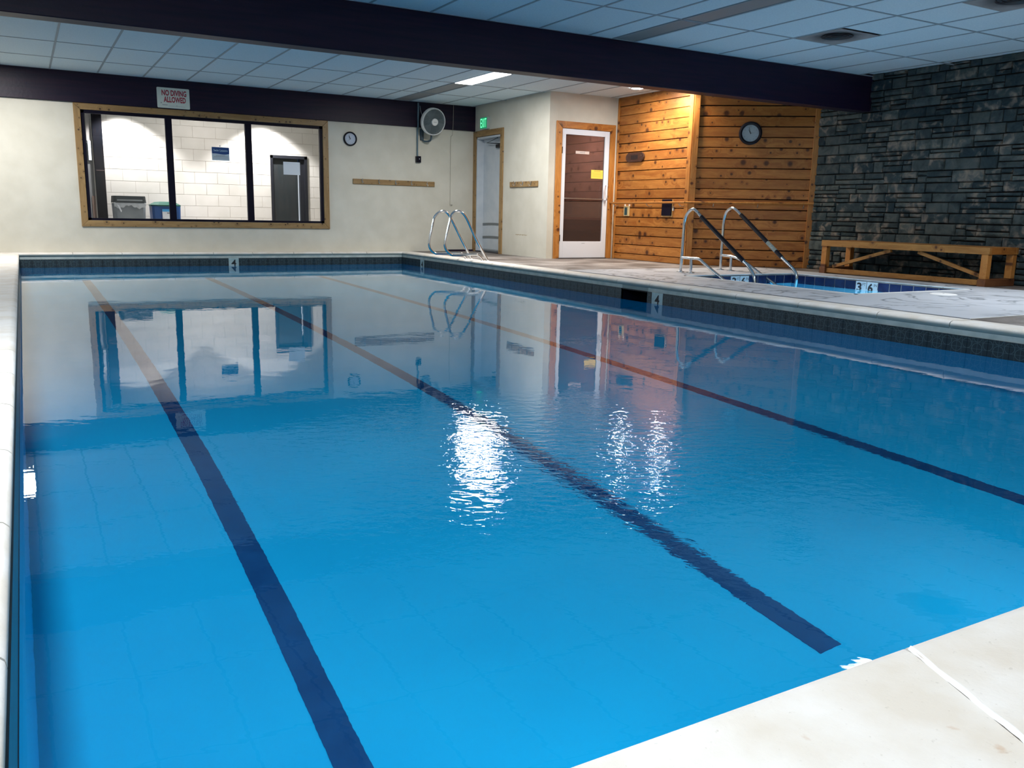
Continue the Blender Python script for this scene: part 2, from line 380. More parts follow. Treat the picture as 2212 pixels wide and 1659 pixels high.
def water_mat(name, patch=None, amp=1.0):
    m = bpy.data.materials.new(name); m.use_nodes = True; nt = m.node_tree
    nt.nodes.remove(nt.nodes['Principled BSDF']); out = nt.nodes['Material Output']
    g = N(nt, 'ShaderNodeBsdfGlass'); g.inputs['Roughness'].default_value = 0.0; g.inputs['IOR'].default_value = 1.333
    g.inputs['Color'].default_value = (1, 1, 1, 1)
    p = N(nt, 'ShaderNodeNewGeometry').outputs['Position']
    rt = N(nt, 'ShaderNodeVectorRotate'); rt.rotation_type = 'Z_AXIS'; rt.inputs['Angle'].default_value = R(30); L(nt, p, rt.inputs['Vector'])
    mp = N(nt, 'ShaderNodeMapping'); mp.inputs['Scale'].default_value = (1.0, 1.5, 1); L(nt, rt.outputs[0], mp.inputs[0])
    a = N(nt, 'ShaderNodeTexNoise', i_Scale=2.0, i_Detail=2.0); L(nt, p, a.inputs['Vector'])
    h = math_(nt, 'MULTIPLY', a.outputs[0], 0.0015*amp)
    c2 = N(nt, 'ShaderNodeTexNoise', i_Scale=11.0, i_Detail=2.0); L(nt, mp.outputs[0], c2.inputs['Vector'])
    h = math_(nt, 'ADD', h, math_(nt, 'MULTIPLY', c2.outputs[0], 0.00022*amp))
    if patch:
        d = N(nt, 'ShaderNodeVectorMath', operation='DISTANCE'); L(nt, p, d.inputs[0]); d.inputs[1].default_value = (patch[0], patch[1], patch[2])
        k = ramp(nt, math_(nt, 'DIVIDE', d.outputs['Value'], patch[3]), [(0.15, 1.0), (1.0, 0.0)])
        b2 = N(nt, 'ShaderNodeTexNoise', i_Scale=17.0, i_Detail=3.0, i_Distortion=0.5); L(nt, mp.outputs[0], b2.inputs['Vector'])
        h = math_(nt, 'ADD', h, math_(nt, 'MULTIPLY', math_(nt, 'MULTIPLY', b2.outputs[0], 0.0036), k))
    bp = N(nt, 'ShaderNodeBump', i_Strength=1.0, i_Distance=1.0); L(nt, h, bp.inputs['Height']); L(nt, bp.outputs[0], g.inputs['Normal'])
    L(nt, g.outputs[0], out.inputs['Surface']); return m
M_WATER = water_mat('pool_water', (1.78, 2.60, -0.205, 1.35))
M_TUBW = water_mat('tub_water', None, 1.5)
def glass_mat(name, tint, refl=0.06, haze=None):
    m = bpy.data.materials.new(name); m.use_nodes = True; nt = m.node_tree
    nt.nodes.remove(nt.nodes['Principled BSDF']); out = nt.nodes['Material Output']
    t = N(nt, 'ShaderNodeBsdfTransparent'); t.inputs[0].default_value = (*tint, 1)
    g = N(nt, 'ShaderNodeBsdfGlossy'); g.inputs['Roughness'].default_value = 0.02
    fr = N(nt, 'ShaderNodeFresnel', i_IOR=1.5); mx = N(nt, 'ShaderNodeMixShader')
    L(nt, math_(nt, 'MULTIPLY', fr.outputs[0], refl/0.05), mx.inputs[0]); L(nt, t.outputs[0], mx.inputs[1]); L(nt, g.outputs[0], mx.inputs[2])
    last = mx.outputs[0]
    if haze:
        d = N(nt, 'ShaderNodeBsdfDiffuse'); d.inputs[0].default_value = (*haze[:3], 1)
        m2 = N(nt, 'ShaderNodeMixShader'); m2.inputs[0].default_value = haze[3]; L(nt, last, m2.inputs[1]); L(nt, d.outputs[0], m2.inputs[2]); last = m2.outputs[0]
    L(nt, last, out.inputs['Surface']); return m
M_GLASS = glass_mat('window_glass', (0.94, 0.95, 0.95), 0.018)
M_DGLASS = glass_mat('bronze_door_glass', (0.60, 0.50, 0.47), 0.03, (0.30, 0.22, 0.20, 0.12))
M_LENS = simple('lit_lamp_lens', (0.9, 0.9, 0.9), 0.5, emit=9, ecol=(1.0, 0.98, 0.97))
M_LENSHOT = simple('hot_downlight_lens', (0.9, 0.9, 0.9), 0.5, emit=260, ecol=(1.0, 0.98, 0.95))
M_LENSOFF = simple('unlit_lamp_lens', (0.28, 0.29, 0.29), 0.4)

# ---------------------------------------------------------------- floor (deck) with openings
XL, XR, YN, YPL = -0.0753, 5.7443, 0.814, 14.034
CW, CWR, CWN, CWF = 0.33, 0.27, 0.36, 0.262
SX0, SX1, SY0, SY1 = 6.93, 8.70, 5.50, 7.92
def rect_minus(x0, x1, y0, y1, holes):
    xs = sorted({x0, x1, *[h[0] for h in holes], *[h[1] for h in holes]}); ys = sorted({y0, y1, *[h[2] for h in holes], *[h[3] for h in holes]})
    out = []
    for a, b in zip(xs, xs[1:]):
        for c, d in zip(ys, ys[1:]):
            mx, my = (a+b)/2, (c+d)/2
            if a < x0 or b > x1 or c < y0 or d > y1: continue
            if any(h[0] < mx < h[1] and h[2] < my < h[3] for h in holes): continue
            out.append((a, b, c, d))
    return out
holeP = (XL-CW, XR+CWR, YN-CWN, YPL+CWF); holeS = (SX0, SX1, SY0, SY1)
floor = boxes('floor', [(a, b, c, d, -0.10, 0.0) for a, b, c, d in rect_minus(-2.6, 10.2, -2.6, 14.5, [holeP, holeS])], M_DECK)
tag(floor, 'grey brown worn concrete pool deck', kind='structure')
boxes('painted_slab', [(a, b, c, d, -0.001, 0.005) for a, b, c, d in rect_minus(6.035, 9.26, 3.765, 9.18, [holeS])], M_SLAB, floor)['label'] = 'pale grey coated deck around the hot tub with dark stains'
box('edge_strip', 6.03, 9.26, 3.752, 3.766, -0.001, 0.007, M_CAULK, floor)
box('edge_strip', 6.024, 6.034, 3.752, 9.18, -0.001, 0.004, M_INKG, floor)
box('edge_strip', 6.72, 7.25, 14.262, 14.298, 0.0, 0.03, M_BEAM, floor)

# ---------------------------------------------------------------- main pool
pool = empty('swimming_pool', (2.8, 7.4, 0), 'long rectangular swimming pool of bright blue water with three dark lane lines', 'swimming pool')
ZB = -1.375
V = [(XL, YN, ZB), (XR, YN, ZB), (XR, YPL, ZB), (XL, YPL, ZB), (XL, YN, -.235), (XR, YN, -.235), (XR, YPL, -.235), (XL, YPL, -.235)]
add('basin', V, [(0, 1, 2, 3), (0, 4, 5, 1), (1, 5, 6, 2), (2, 6, 7, 3), (3, 7, 4, 0)], M_POOL, pool)
bsn = pool.children[0]
for cx in (0.69, 2.272, 3.90):
    o = box('lane_line', cx-0.05, cx+0.05, 1.76, 12.9, ZB, ZB+0.004, M_LANE, pool)
    o['label'] = 'dark lane line on the pool floor'
# backing behind the tile band, with the skimmer mouth left open
SK0, SK1 = 7.19, 7.65
bk = []
bk += [(XL-0.03, XL-0.012, YN-0.03, YPL+0.03, -0.25, -0.01), (XL-0.03, XR+0.03, YN-0.03, YN-0.012, -0.25, -0.01), (XL-0.03, XR+0.03, YPL+0.012, YPL+0.03, -0.25, -0.01),
       (XR+0.012, XR+0.03, YN-0.03, SK0, -0.25, -0.01), (XR+0.012, XR+0.03, SK1, YPL+0.03, -0.25, -0.01)]
boxes('tile_backing', bk, M_BOND, pool)
boxes('skimmer_mouth', [(XR+0.012, XR+0.30, SK0-0.01, SK0, -0.25, -0.09), (XR+0.012, XR+0.30, SK1, SK1+0.01, -0.25, -0.09), (XR+0.28, XR+0.30, SK0, SK1, -0.25, -0.09),
      (XR+0.012, XR+0.30, SK0, SK1, -0.10, -0.088), (XR+0.0, XR+0.30, SK0, SK1, -0.26, -0.245)], M_BLACKP, pool)['label'] = 'black skimmer opening under the coping'
tb = {}
def tile_at(M, a, b, mat=None, name='tile'):
    """one 15 cm waterline tile in a wall frame, from a to b"""
    key = (round(b-a, 3), (mat or M_TILE).name)
    if key not in tb:
        hw = (b-a)/2-0.0003
        o = add(name, [(-hw, 0, -.075), (hw, 0, -.075), (hw, 0, .075), (-hw, 0, .075), (-hw+.0012, -.006, -.074), (hw-.0012, -.006, -.074), (hw-.0012, -.006, .074), (-hw+.0012, -.006, .074)],
                [(4, 5, 6, 7), (0, 1, 5, 4), (1, 2, 6, 5), (2, 3, 7, 6), (3, 0, 4, 7)], mat or M_TILE, pool, M @ Matrix.Translation(((a+b)/2, 0, -0.163)), orig=(0, 0, 0))
        tb[key] = o.data; return o
    o = bpy.data.objects.new(name, tb[key])
    return place(o, M @ Matrix.Translation(((a+b)/2, 0, -0.163)), pool)
PR = wall_frame(XR, YPL, (0, -1)); PF = wall_frame(0, YPL, (1, 0)); PL = wall_frame(XL, 0, (0, 1)); PN = wall_frame(XR, YN, (-1, 0))
PRo = PR @ Matrix.Translation((0, 0.006, 0)); PFo = PF @ Matrix.Translation((0, 0.006, 0))
marks = [(YPL-13.24, YPL-13.08), (YPL-7.11, YPL-6.93)]
x = 0.0; Ltot = YPL-YN
while x < Ltot-0.02:
    nx = min(x+0.152, Ltot)
    stop = False
    for a, b in marks + [(YPL-SK1, YPL-SK0)]:
        if x < b-1e-6 and nx > a+1e-6:
            if x < a-0.01: nx = a
            else:
                x = b; stop = True
            break
    if stop: continue
    tile_at(PRo, x, nx); x = nx
x = XL
while x < XR-0.02:
    nx = min(x+0.152, XR)
    if x < 2.955-1e-6 and nx > 2.797+1e-6:
        if x < 2.79: nx = 2.797
        else: x = 2.955; continue
    tile_at(PFo, x, nx); x = nx
boxes('tile_band', [(XL-0.011, XL-0.002, YN, YPL, -0.238, -0.088), (XL, XR, YN-0.011, YN-0.002, -0.238, -0.088)], M_TILE, pool)
for M_, a, b in ((PRo, marks[0][0], marks[0][1]), (PRo, marks[1][0], marks[1][1]), (PFo, 2.797, 2.955)):
    t = tile_at(M_, a, b, M_DTILE, 'depth_tile'); t['label'] = 'pale depth marker tile reading 4'
    text('numeral', [('4', (a+b)/2, -0.163, 0.075, 0.105, -0.0075, 0.02)], M_INK, t, M_)
# coping
def cop_prof(wd):
    return [(wd, 0.0), (0.035, 0.004), (0.014, -0.001), (0.003, -0.012), (0.0, -0.026), (0.003, -0.040), (0.012, -0.050), (0.016, -0.054), (0.016, -0.088), (wd, -0.088)]
def coping(M, a, b, wd, joints, w0, w1, skew={}):
    js = [a]+[j for j in joints if a+0.1 < j < b-0.1]+[b]
    for i, (p, q) in enumerate(zip(js, js[1:])):
        prof = cop_prof(wd); n = len(prof); g = 0.004; V = []
        for e, t in ((0, p), (1, q)):
            for d, z in prof:
                # mitred corners run outwards with the depth d
                sk = skew.get(round(t, 3), 0.0)*(d-wd/2)
                if e == 0: xx = t+g+sk if i else t-d*w0/wd
                else: xx = t-g+sk if i < len(js)-2 else t+d*w1/wd
                V.append((xx, d, z))
        Fc = [(k, (k+1) % n, n+(k+1) % n, n+k) for k in range(n)]+[tuple(range(n)), tuple(range(2*n-1, n-1, -1))]
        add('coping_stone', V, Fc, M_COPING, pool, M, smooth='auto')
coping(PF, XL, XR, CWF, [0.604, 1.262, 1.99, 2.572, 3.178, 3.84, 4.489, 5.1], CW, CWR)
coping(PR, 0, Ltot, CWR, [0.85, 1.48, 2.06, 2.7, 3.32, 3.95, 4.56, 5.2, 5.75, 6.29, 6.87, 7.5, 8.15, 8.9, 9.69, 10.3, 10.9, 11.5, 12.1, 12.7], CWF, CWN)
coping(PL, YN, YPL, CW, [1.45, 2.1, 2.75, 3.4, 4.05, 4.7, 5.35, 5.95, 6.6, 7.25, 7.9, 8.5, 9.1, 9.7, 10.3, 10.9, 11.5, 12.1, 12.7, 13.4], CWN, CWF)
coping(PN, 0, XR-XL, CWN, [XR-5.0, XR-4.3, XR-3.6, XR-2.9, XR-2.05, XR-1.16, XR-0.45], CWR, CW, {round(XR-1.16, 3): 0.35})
# raised irregular grout in the near joint
V = []; Fc = []; n = 26
for i in range(n):
    t = i/(n-1); yy = YN-0.02-0.34*t; wv = 0.0018+0.0022*math.sin(i*1.3)**2; cx = 1.223-0.122*t+0.0018*math.sin(i*0.9)
    V += [(cx-wv-.004, yy, 0.0005), (cx-wv*.5, yy, 0.006), (cx+wv*.5, yy, 0.006), (cx+wv+.004, yy, 0.0005)]
for i in range(n-1):
    for k in range(3): Fc.append((i*4+k, i*4+k+1, i*4+5+k, i*4+4+k))
add('joint_grout', V, Fc, M_CAULK, pool, smooth=True)['label'] = 'smeared white grout in the coping joint'
# water
def grid_sheet(x0, x1, y0, y1, z, nx, ny):
    V = [(x0+(x1-x0)*i/nx, y0+(y1-y0)*j/ny, z) for j in range(ny+1) for i in range(nx+1)]
    Fc = [(j*(nx+1)+i, j*(nx+1)+i+1, (j+1)*(nx+1)+i+1, (j+1)*(nx+1)+i) for j in range(ny) for i in range(nx)]
    return V, Fc
V, Fc = grid_sheet(XL-0.006, XR+0.006, YN-0.006, YPL+0.006, -0.205, 12, 26)
wat = add('water', V, Fc, M_WATER, pool, smooth=True)
for p in wat.data.polygons:
    if p.normal.z < 0: wat.data.flip_normals(); break
wat.cycles.is_caustics_caster = True
for o in [bsn]+[c for c in pool.children if c.name.startswith('lane_line')]: o.cycles.is_caustics_receiver = True

# ---------------------------------------------------------------- hot tub
tub = empty('hot_tub', (7.8, 6.7, 0), 'small sunken square hot tub with navy tile band and white edge', 'hot tub')
ZT = -1.07
V = [(SX0, SY0, ZT), (SX1, SY0, ZT), (SX1, SY1, ZT), (SX0, SY1, ZT), (SX0, SY0, -.16), (SX1, SY0, -.16), (SX1, SY1, -.16), (SX0, SY1, -.16)]
tbs = add('basin', V, [(0, 1, 2, 3), (0, 4, 5, 1), (1, 5, 6, 2), (2, 6, 7, 3), (3, 7, 4, 0)], M_TUB, tub)
TR_ = wall_frame(SX1, SY1, (0, -1)); TF_ = wall_frame(SX0, SY1, (1, 0)); TL_ = wall_frame(SX0, SY0, (0, 1)); TN_ = wall_frame(SX1, SY0, (-1, 0))
sq = {}
def sqtile(M, a, b, mat, name='tile'):
    key = (round(b-a, 3), mat.name)
    if key in sq: return place(bpy.data.objects.new(name, sq[key]), M @ Matrix.Translation(((a+b)/2, 0, -0.084)), tub)
    h = (b-a)/2-0.0035
    o = add(name, [(-h, 0.004, -.073), (h, 0.004, -.073), (h, 0.004, .073), (-h, 0.004, .073), (-h+.003, -.004, -.070), (h-.003, -.004, -.070), (h-.003, -.004, .070), (-h+.003, -.004, .070)],
            [(4, 5, 6, 7), (0, 1, 5, 4), (1, 2, 6, 5), (2, 3, 7, 6), (3, 0, 4, 7)], mat, tub, M @ Matrix.Translation(((a+b)/2, 0, -0.084)), orig=(0, 0, 0))
    sq[key] = o.data; return o
for M_, Lw, mk in ((TR_, SY1-SY0, SY1-6.915), (TF_, SX1-SX0, 7.63-SX0), (TL_, SY1-SY0, None), (TN_, SX1-SX0, None)):
    s0 = (mk % 0.1555) if mk else 0.0
    edges = [0.0]+[s0+0.1555*i for i in range(0, 40) if 0.02 < s0+0.1555*i < Lw-0.02]+[Lw]
    for a, b in zip(edges, edges[1:]):
        if mk is not None and abs(a-mk) < 0.02:
            t = sqtile(M_, a, b, M_WTILE, 'depth_tile'); t['label'] = 'white depth tile reading 3 FT'
            text('lettering', [('3', (a+b)/2-0.022, -0.080, 0.070, 0.105, -0.0055, 0.035), ('FT', (a+b)/2+0.045, -0.047, 0.045, 0.032, -0.0055)], M_INK, t, M_)
        elif mk is not None and abs(a-mk-0.1555) < 0.02:
            t = sqtile(M_, a, b, M_WTILE, 'depth_tile'); t['label'] = 'white depth tile reading 6 IN'
            text('lettering', [('6', (a+b)/2-0.02, -0.080, 0.070, 0.105, -0.0055, 0.035), ('IN', (a+b)/2+0.046, -0.047, 0.042, 0.032, -0.0055)], M_INK, t, M_)
        else: sqtile(M_, a, b, M_NAVY)
boxes('white_edge', [(SX0-0.03, SX1+0.03, SY1+0.004, SY1+0.03, -0.17, 0.010), (SX0-0.03, SX1+0.03, SY0-0.03, SY0-0.004, -0.17, 0.010),
                     (SX0-0.03, SX0-0.004, SY0-0.03, SY1+0.03, -0.17, 0.010), (SX1+0.004, SX1+0.03, SY0-0.03, SY1+0.03, -0.17, 0.010)], M_CAULK, tub)
V, Fc = grid_sheet(SX0-0.003, SX1+0.003, SY0-0.003, SY1+0.003, -0.112, 4, 6)
tw = add('water', V, Fc, M_TUBW, tub, smooth=True); tw.cycles.is_caustics_caster = True
tbs.cycles.is_caustics_receiver = True

# ---------------------------------------------------------------- ceiling
T = 0.6096; GX = 0.5063
bay_n = [7.949]+[6.817-1.2446*i for i in range(8)]
bay_f = [14.26, 13.128, 11.884, 10.63, 9.376, 8.148]
ceil = box('ceiling', -2.6, 10.2, -2.6, 14.5, 2.60, 2.66, M_CEIL); tag(ceil, 'suspended ceiling of pale tiles in a thin metal grid', kind='structure')
cols = [GX+T*i for i in range(-5, 16)]
LX = [(5.69, 5.983), (-0.41, -0.113)]
VENTS = [(7.2119, 7.8215, 6.197, 6.817), (7.2119, 7.8215, 4.338, 4.950)]
pm = {}
def panel(x0, x1, y0, y1):
    key = (round(x1-x0, 3), round(y1-y0, 3)); c = ((x0+x1)/2, (y0+y1)/2, 2.575)
    if key in pm: return place(bpy.data.objects.new('panel', pm[key]), Matrix.Translation(c), ceil)
    o = box('panel', x0+0.010, x1-0.010, y0+0.010, y1-0.010, 2.570, 2.580, M_CEIL, ceil); pm[key] = o.data
    return o
for bay in (bay_n, bay_f):
    for y1, y0 in zip(bay, bay[1:]):
        for cx in cols[:-1]:
            a, b = cx, min(cx+T, 9.96)
            if bay is bay_f and a > 7.0 and y0 > 11.6: continue
            if bay is bay_f and a > 8.5: continue
            if abs(a-5.3834) < 0.01: b = 5.69
            if abs(a+0.7130) < 0.01: b = -0.41
            v = [q for q in VENTS if abs(q[0]-a) < 0.01 and q[2] >= y0-0.05 and q[3] <= y1+0.05]
            if v:
                v = v[0]
                if v[2]-y0 > 0.1: panel(a, b, y0, v[2])
                if y1-v[3] > 0.1: panel(a, b, v[3], y1)
            else: panel(a, b, y0, y1)
for bay in (bay_n, bay_f):
    y0, y1 = min(bay), max(bay)
    for cx in cols:
        if bay is bay_f and cx > 8.6: continue
        yy = 11.73 if (bay is bay_f and cx > 7.27) else y1
        box('grid_bar', cx-0.0115, cx+0.0115, y0, yy, ZC, ZC+0.012, M_GRID, ceil)
    for yb in bay:
        xx = 7.27 if yb > 11.7 else (8.6 if bay is bay_f else 9.96)
        box('grid_bar', -2.59, xx, yb-0.0115, yb+0.0115, ZC+0.0005, ZC+0.0125, M_GRID, ceil)
# troffers
def troffer(x0, x1, y0, y1, lit, label):
    t = empty('ceiling_light', ((x0+x1)/2, (y0+y1)/2, ZC), label, 'ceiling light', 'narrow ceiling troffers')
    boxes('frame', [(x0, x0+0.012, y0, y1, ZC-0.002, ZC+0.03), (x1-0.012, x1, y0, y1, ZC-0.002, ZC+0.03),
                    (x0, x1, y0, y0+0.012, ZC-0.002, ZC+0.03), (x0, x1, y1-0.012, y1, ZC-0.002, ZC+0.03)], M_GRID if not lit else M_WHITE, t)
    box('diffuser', x0+0.012, x1-0.012, y0+0.012, y1-0.012, ZC-0.006 if lit else ZC+0.004, ZC+0.02, M_LENS if lit else M_LENSOFF, t)
x0, x1 = LX[0]
names_r = {(11.884, 10.63): (1, 'glowing white strip light in the ceiling just behind the big dark beam'),
           (14.26, 13.128): (0, 'unlit grey strip light against the far beam, beyond the lit one'),
           (13.128, 11.884): (0, 'unlit grey strip light directly beyond the glowing strip light'),
           (7.949, 6.817): (0, 'unlit grey strip light touching the near face of the big dark beam'),
           (6.817, 5.5724): (0, 'unlit grey strip light at the top edge of the photo, second from the big beam')}
for bay in (bay_f, bay_n):
    for y1_, y0_ in zip(bay, bay[1:]):
        k = [v for q, v in names_r.items() if abs(q[0]-y1_) < 0.01 and abs(q[1]-y0_) < 0.01]
        lit, lab = k[0] if k else (1 if 3.0 < y0_ < 3.2 else 0, None)
        if not k and not lit: panel(x0, x1, y0_, y1_); continue
        troffer(x0, x1, y0_+0.012, y1_-0.012, lit, lab or 'lit strip light above the near right end of the pool')
x0, x1 = LX[1]
for bay in (bay_f, bay_n):
    for y1_, y0_ in zip(bay, bay[1:]):
        mid = (y0_+y1_)/2
        lit = any(abs(mid-q) < 0.3 for q in (12.511, 3.682, 1.17))
        if lit: troffer(x0, x1, y0_+0.012, y1_-0.012, 1, 'lit strip light over the left pool edge, ' + ('close to the far wall' if mid > 10 else ('above the near left corner of the pool' if mid < 2 else 'a few metres from the near end')))
        else: panel(x0, x1, y0_, y1_)
troffer(2.64, 2.94, -1.93, -0.72, 1, 'added lit strip light in the ceiling behind the viewpoint, unseen')  # added out of view to whiten the near coping
def downlight(x, y, lab, lit=1):
    t = empty('recessed_downlight', (x, y, ZC), lab, 'ceiling light', 'round recessed downlights')
    lathe('trim_ring', [(0.105, ZC+0.001), (0.105, ZC-0.006), (0.085, ZC-0.010), (0.080, ZC+0.004)], M_WHITE, t, axis='z', cx=x, cz=y)
    lathe('lens', [(0.0, ZC-0.007), (0.082, ZC-0.007), (0.082, ZC+0.002)], M_LENSHOT, t, axis='z', cx=x, cz=y)
downlight(8.10, 10.62, 'small round lit downlight in the ceiling above the glass door corner')
downlight(8.34, 9.98, 'warm round downlight hidden behind the big beam over the wooden corner')
downlight(8.45, 4.25, 'round downlight over the pale deck by the hot tub')
M_VENT = None
def vent_mat():
    m, nt, b = newmat('dusty_vent_face')
    tc = N(nt, 'ShaderNodeTexCoord'); ln = N(nt, 'ShaderNodeVectorMath', operation='LENGTH'); L(nt, tc.outputs['Object'], ln.inputs[0])
    n = N(nt, 'ShaderNodeTexNoise', i_Scale=9.0, i_Detail=3.0); L(nt, tc.outputs['Object'], n.inputs['Vector'])
    d = math_(nt, 'ADD', ln.outputs['Value'], math_(nt, 'MULTIPLY', math_(nt, 'SUBTRACT', n.outputs[0], 0.5), 0.10))
    L(nt, mixc(nt, ramp(nt, d, [(0.13, 0.0), (0.30, 1.0)]), (0.02, 0.022, 0.03), (0.33, 0.30, 0.29)), b.inputs['Base Color'])
    b.inputs['Roughness'].default_value = 0.7; return m
M_VENT = vent_mat()
for i, (a, b, c, d) in enumerate(VENTS):
    t = empty('ceiling_vent', ((a+b)/2, (c+d)/2, ZC), ['square ceiling vent with a dark sooty centre, the one wholly in view', 'square ceiling vent cut by the top right edge of the photo'][i], 'vent')
    cx, cy = (a+b)/2, (c+d)/2
    V, Fc = [], []
    for k, (h, z) in enumerate([(0.292, 2.566), (0.292, 2.562), (0.275, 2.562), (0.16, 2.578), (0.15, 2.575)]):
        V += [(cx-h, cy-h, z), (cx+h, cy-h, z), (cx+h, cy+h, z), (cx-h, cy+h, z)]
        if k: Fc += [(4*k-4+q, 4*k-4+(q+1) % 4, 4*k+(q+1) % 4, 4*k+q) for q in range(4)]
    Fc.append(tuple(range(len(V)-4, len(V))))
    add('face', V, Fc, M_VENT, t)
    for h in (0.05, 0.10, 0.145):
        lathe('ring', [(h, 2.570), (h+0.012, 2.563), (h+0.014, 2.566), (h+0.004, 2.574)], simple('vent_ring', (0.03, 0.032, 0.04), 0.6), t, axis='z', cx=cx, cz=cy, seg=32)

# ---------------------------------------------------------------- beams
bm_ = box('ceiling_beam', -2.6, XS+0.05, 7.949, 8.1475, 2.127, 2.64, M_BEAM, bevel=0.006); tag(bm_, 'great dark stained beam crossing the ceiling over the pool', kind='structure')
bm2 = box('ceiling_beam', -2.6, X1, YF-0.045, YF+0.01, 2.143, 2.64, M_BEAM, bevel=0.004); tag(bm2, 'dark stained beam along the top of the far wall', kind='structure')
box('end_plate', XS-0.035, XS-0.02, 7.935, 7.9485, 2.127, 2.56, M_BEAM, bm_)

# ---------------------------------------------------------------- plain walls
WX0, WX1, WZ0, WZ1 = 0.858, 4.446, 0.47, 2.05
def holewall(name, M, xa, xb, za, zb, holes, th, mat, label):
    L_ = [(a, b, 0.0, th, c, d) for a, b, c, d in rect_minus(xa, xb, za, zb, holes)]
    return tag(boxes(name, L_, mat, None, M), label, kind='structure')
wf = holewall('wall_far', MF, -2.6, X1+0.2, -0.35, 2.66, [(WX0, WX1, WZ0, WZ1)], 0.18, M_WALL, 'cream plaster wall at the far end of the pool')
we = holewall('wall_side', ME, 0.0, YF-Y1, 0, 2.66, [(YF-14.2, YF-13.28, 0, 2.04)], 0.16, M_WALL, 'cream wall holding the exit door')
wd = holewall('wall_front', MD, 0.161, X2-X1+0.1, 0, 2.66, [(7.50-X1, 8.42-X1, 0, 2.035)], 0.12, M_WALL, 'cream wall holding the glass door')
tag(box('wall_left', -2.75, -2.6, -2.6, 14.5, -0.1, 2.66, M_WALL), 'cream wall left of the pool, out of frame', kind='structure')
tag(box('wall_near', -2.75, 10.2, -2.75, -2.6, -0.1, 2.66, M_WALL), 'cream wall behind the viewpoint', kind='structure')
# faint stain on the side wall
V = []; n = 14
for i in range(n): V += [(1.58+0.03*i, -0.0008, 0.345+0.004*math.sin(i*2.1)), (1.58+0.03*i, -0.0008, 0.352+0.010*abs(math.sin(i*1.3)))]
add('stain_mark', V, [(2*i, 2*i+2, 2*i+3, 2*i+1) for i in range(n-1)], simple('brown_scuff', (0.42, 0.36, 0.24), 0.8), we, ME)['label'] = 'brown scuff on the cream wall'

# ---------------------------------------------------------------- wooden walls
def board_wall(name, M, ln, label, gap=0.015):
    root = box(name, 0, ln, 0.0245, 0.10, 0, 2.62, M_DARKGAP, None, M); tag(root, label, kind='structure')
    zs = [2.60]+[2.427-0.1457*i for i in range(17)]+[0.0]
    for a, b in zip(zs, zs[1:]):
        th = random.uniform(-0.0015, 0.0015)
        g2 = gap*random.choice((0.6, 1.0, 1.0, 1.3))
        prof = [(0.024, b+g2*0.5), (0.024, a-g2*0.3), (0.003+th, a-g2*0.3), (th, a-g2*0.3-0.003), (th, b+g2*0.5+0.003), (0.003+th, b+g2*0.5)]
        extr('board', prof, 0.0, ln, 'x', M_CEDAR, root, M)
    return root
ww = board_wall('wall_wood', MW, Y1-YP, 'knotty cedar board wall right of the glass door')
wg = board_wall('wall_clock', MG, DIAG, 'angled knotty cedar board wall carrying the round clock')
def trim(name, M, x0, x1, y0, y1, z0, z1, label, mat=M_CEDARV):
    return tag(box(name, x0, x1, y0, y1, z0, z1, mat, None, M, bevel=0.003), label, kind='structure')
trim('trim_1', MW, Y1-YP-0.085, Y1-YP+0.004, -0.022, 0.004, 0, 2.6, 'upright cedar corner board, left leaf')
trim('trim_2', MG, -0.004, 0.082, -0.022, 0.004, 0, 2.6, 'upright cedar corner board, right leaf')
trim('trim_3', MW, 0.0, 0.035, -0.018, 0.004, 0, 2.56, 'thin upright cedar strip beside the glass door wall')
trim('trim_4', MG, DIAG-0.075, DIAG+0.005, -0.024, 0.004, 0, 2.6, 'upright cedar end board against the stone wall')

# ---------------------------------------------------------------- stone wall
def stone_mat():
    m, nt, b = newmat('ledge_stone')
    oi = N(nt, 'ShaderNodeObjectInfo'); p = N(nt, 'ShaderNodeNewGeometry').outputs['Position']
    vc = N(nt, 'ShaderNodeAttribute', attribute_name='tone')
    s = N(nt, 'ShaderNodeSeparateColor'); L(nt, vc.outputs['Color'], s.inputs[0])
    n = N(nt, 'ShaderNodeTexNoise', i_Scale=9.0, i_Detail=6.0, i_Distortion=0.5); L(nt, p, n.inputs['Vector'])
    c = mixc(nt, s.outputs[0], (0.017, 0.034, 0.042), (0.080, 0.100, 0.098))
    c = mixc(nt, math_(nt, 'MULTIPLY', ramp(nt, n.outputs[0], [(0.5, 0.0), (0.72, 1.0)]), s.outputs[1]), c, (0.24, 0.20, 0.165))
    c = mixc(nt, ramp(nt, n.outputs[0], [(0.28, 0.7), (0.48, 0.0)]), c, (0.010, 0.018, 0.026))
    L(nt, c, b.inputs['Base Color']); b.inputs['Roughness'].default_value = 0.8; b.inputs['Specular IOR Level'].default_value = 0.25
    n2 = N(nt, 'ShaderNodeTexNoise', i_Scale=26.0, i_Detail=5.0); L(nt, p, n2.inputs['Vector'])
    bp = N(nt, 'ShaderNodeBump', i_Strength=0.7, i_Distance=0.012); L(nt, n2.outputs[0], bp.inputs['Height']); L(nt, bp.outputs[0], b.inputs['Normal'])
    return m
M_STONE = stone_mat()
rs = random.Random(21)
stone = box('wall_stone', 0, YW+2.6, 0.012, 0.2, 0, 2.62, M_DARKGAP, None, MS); tag(stone, 'wall of dark stacked ledge stones on the right', kind='structure')
cells = []
z = 0.0
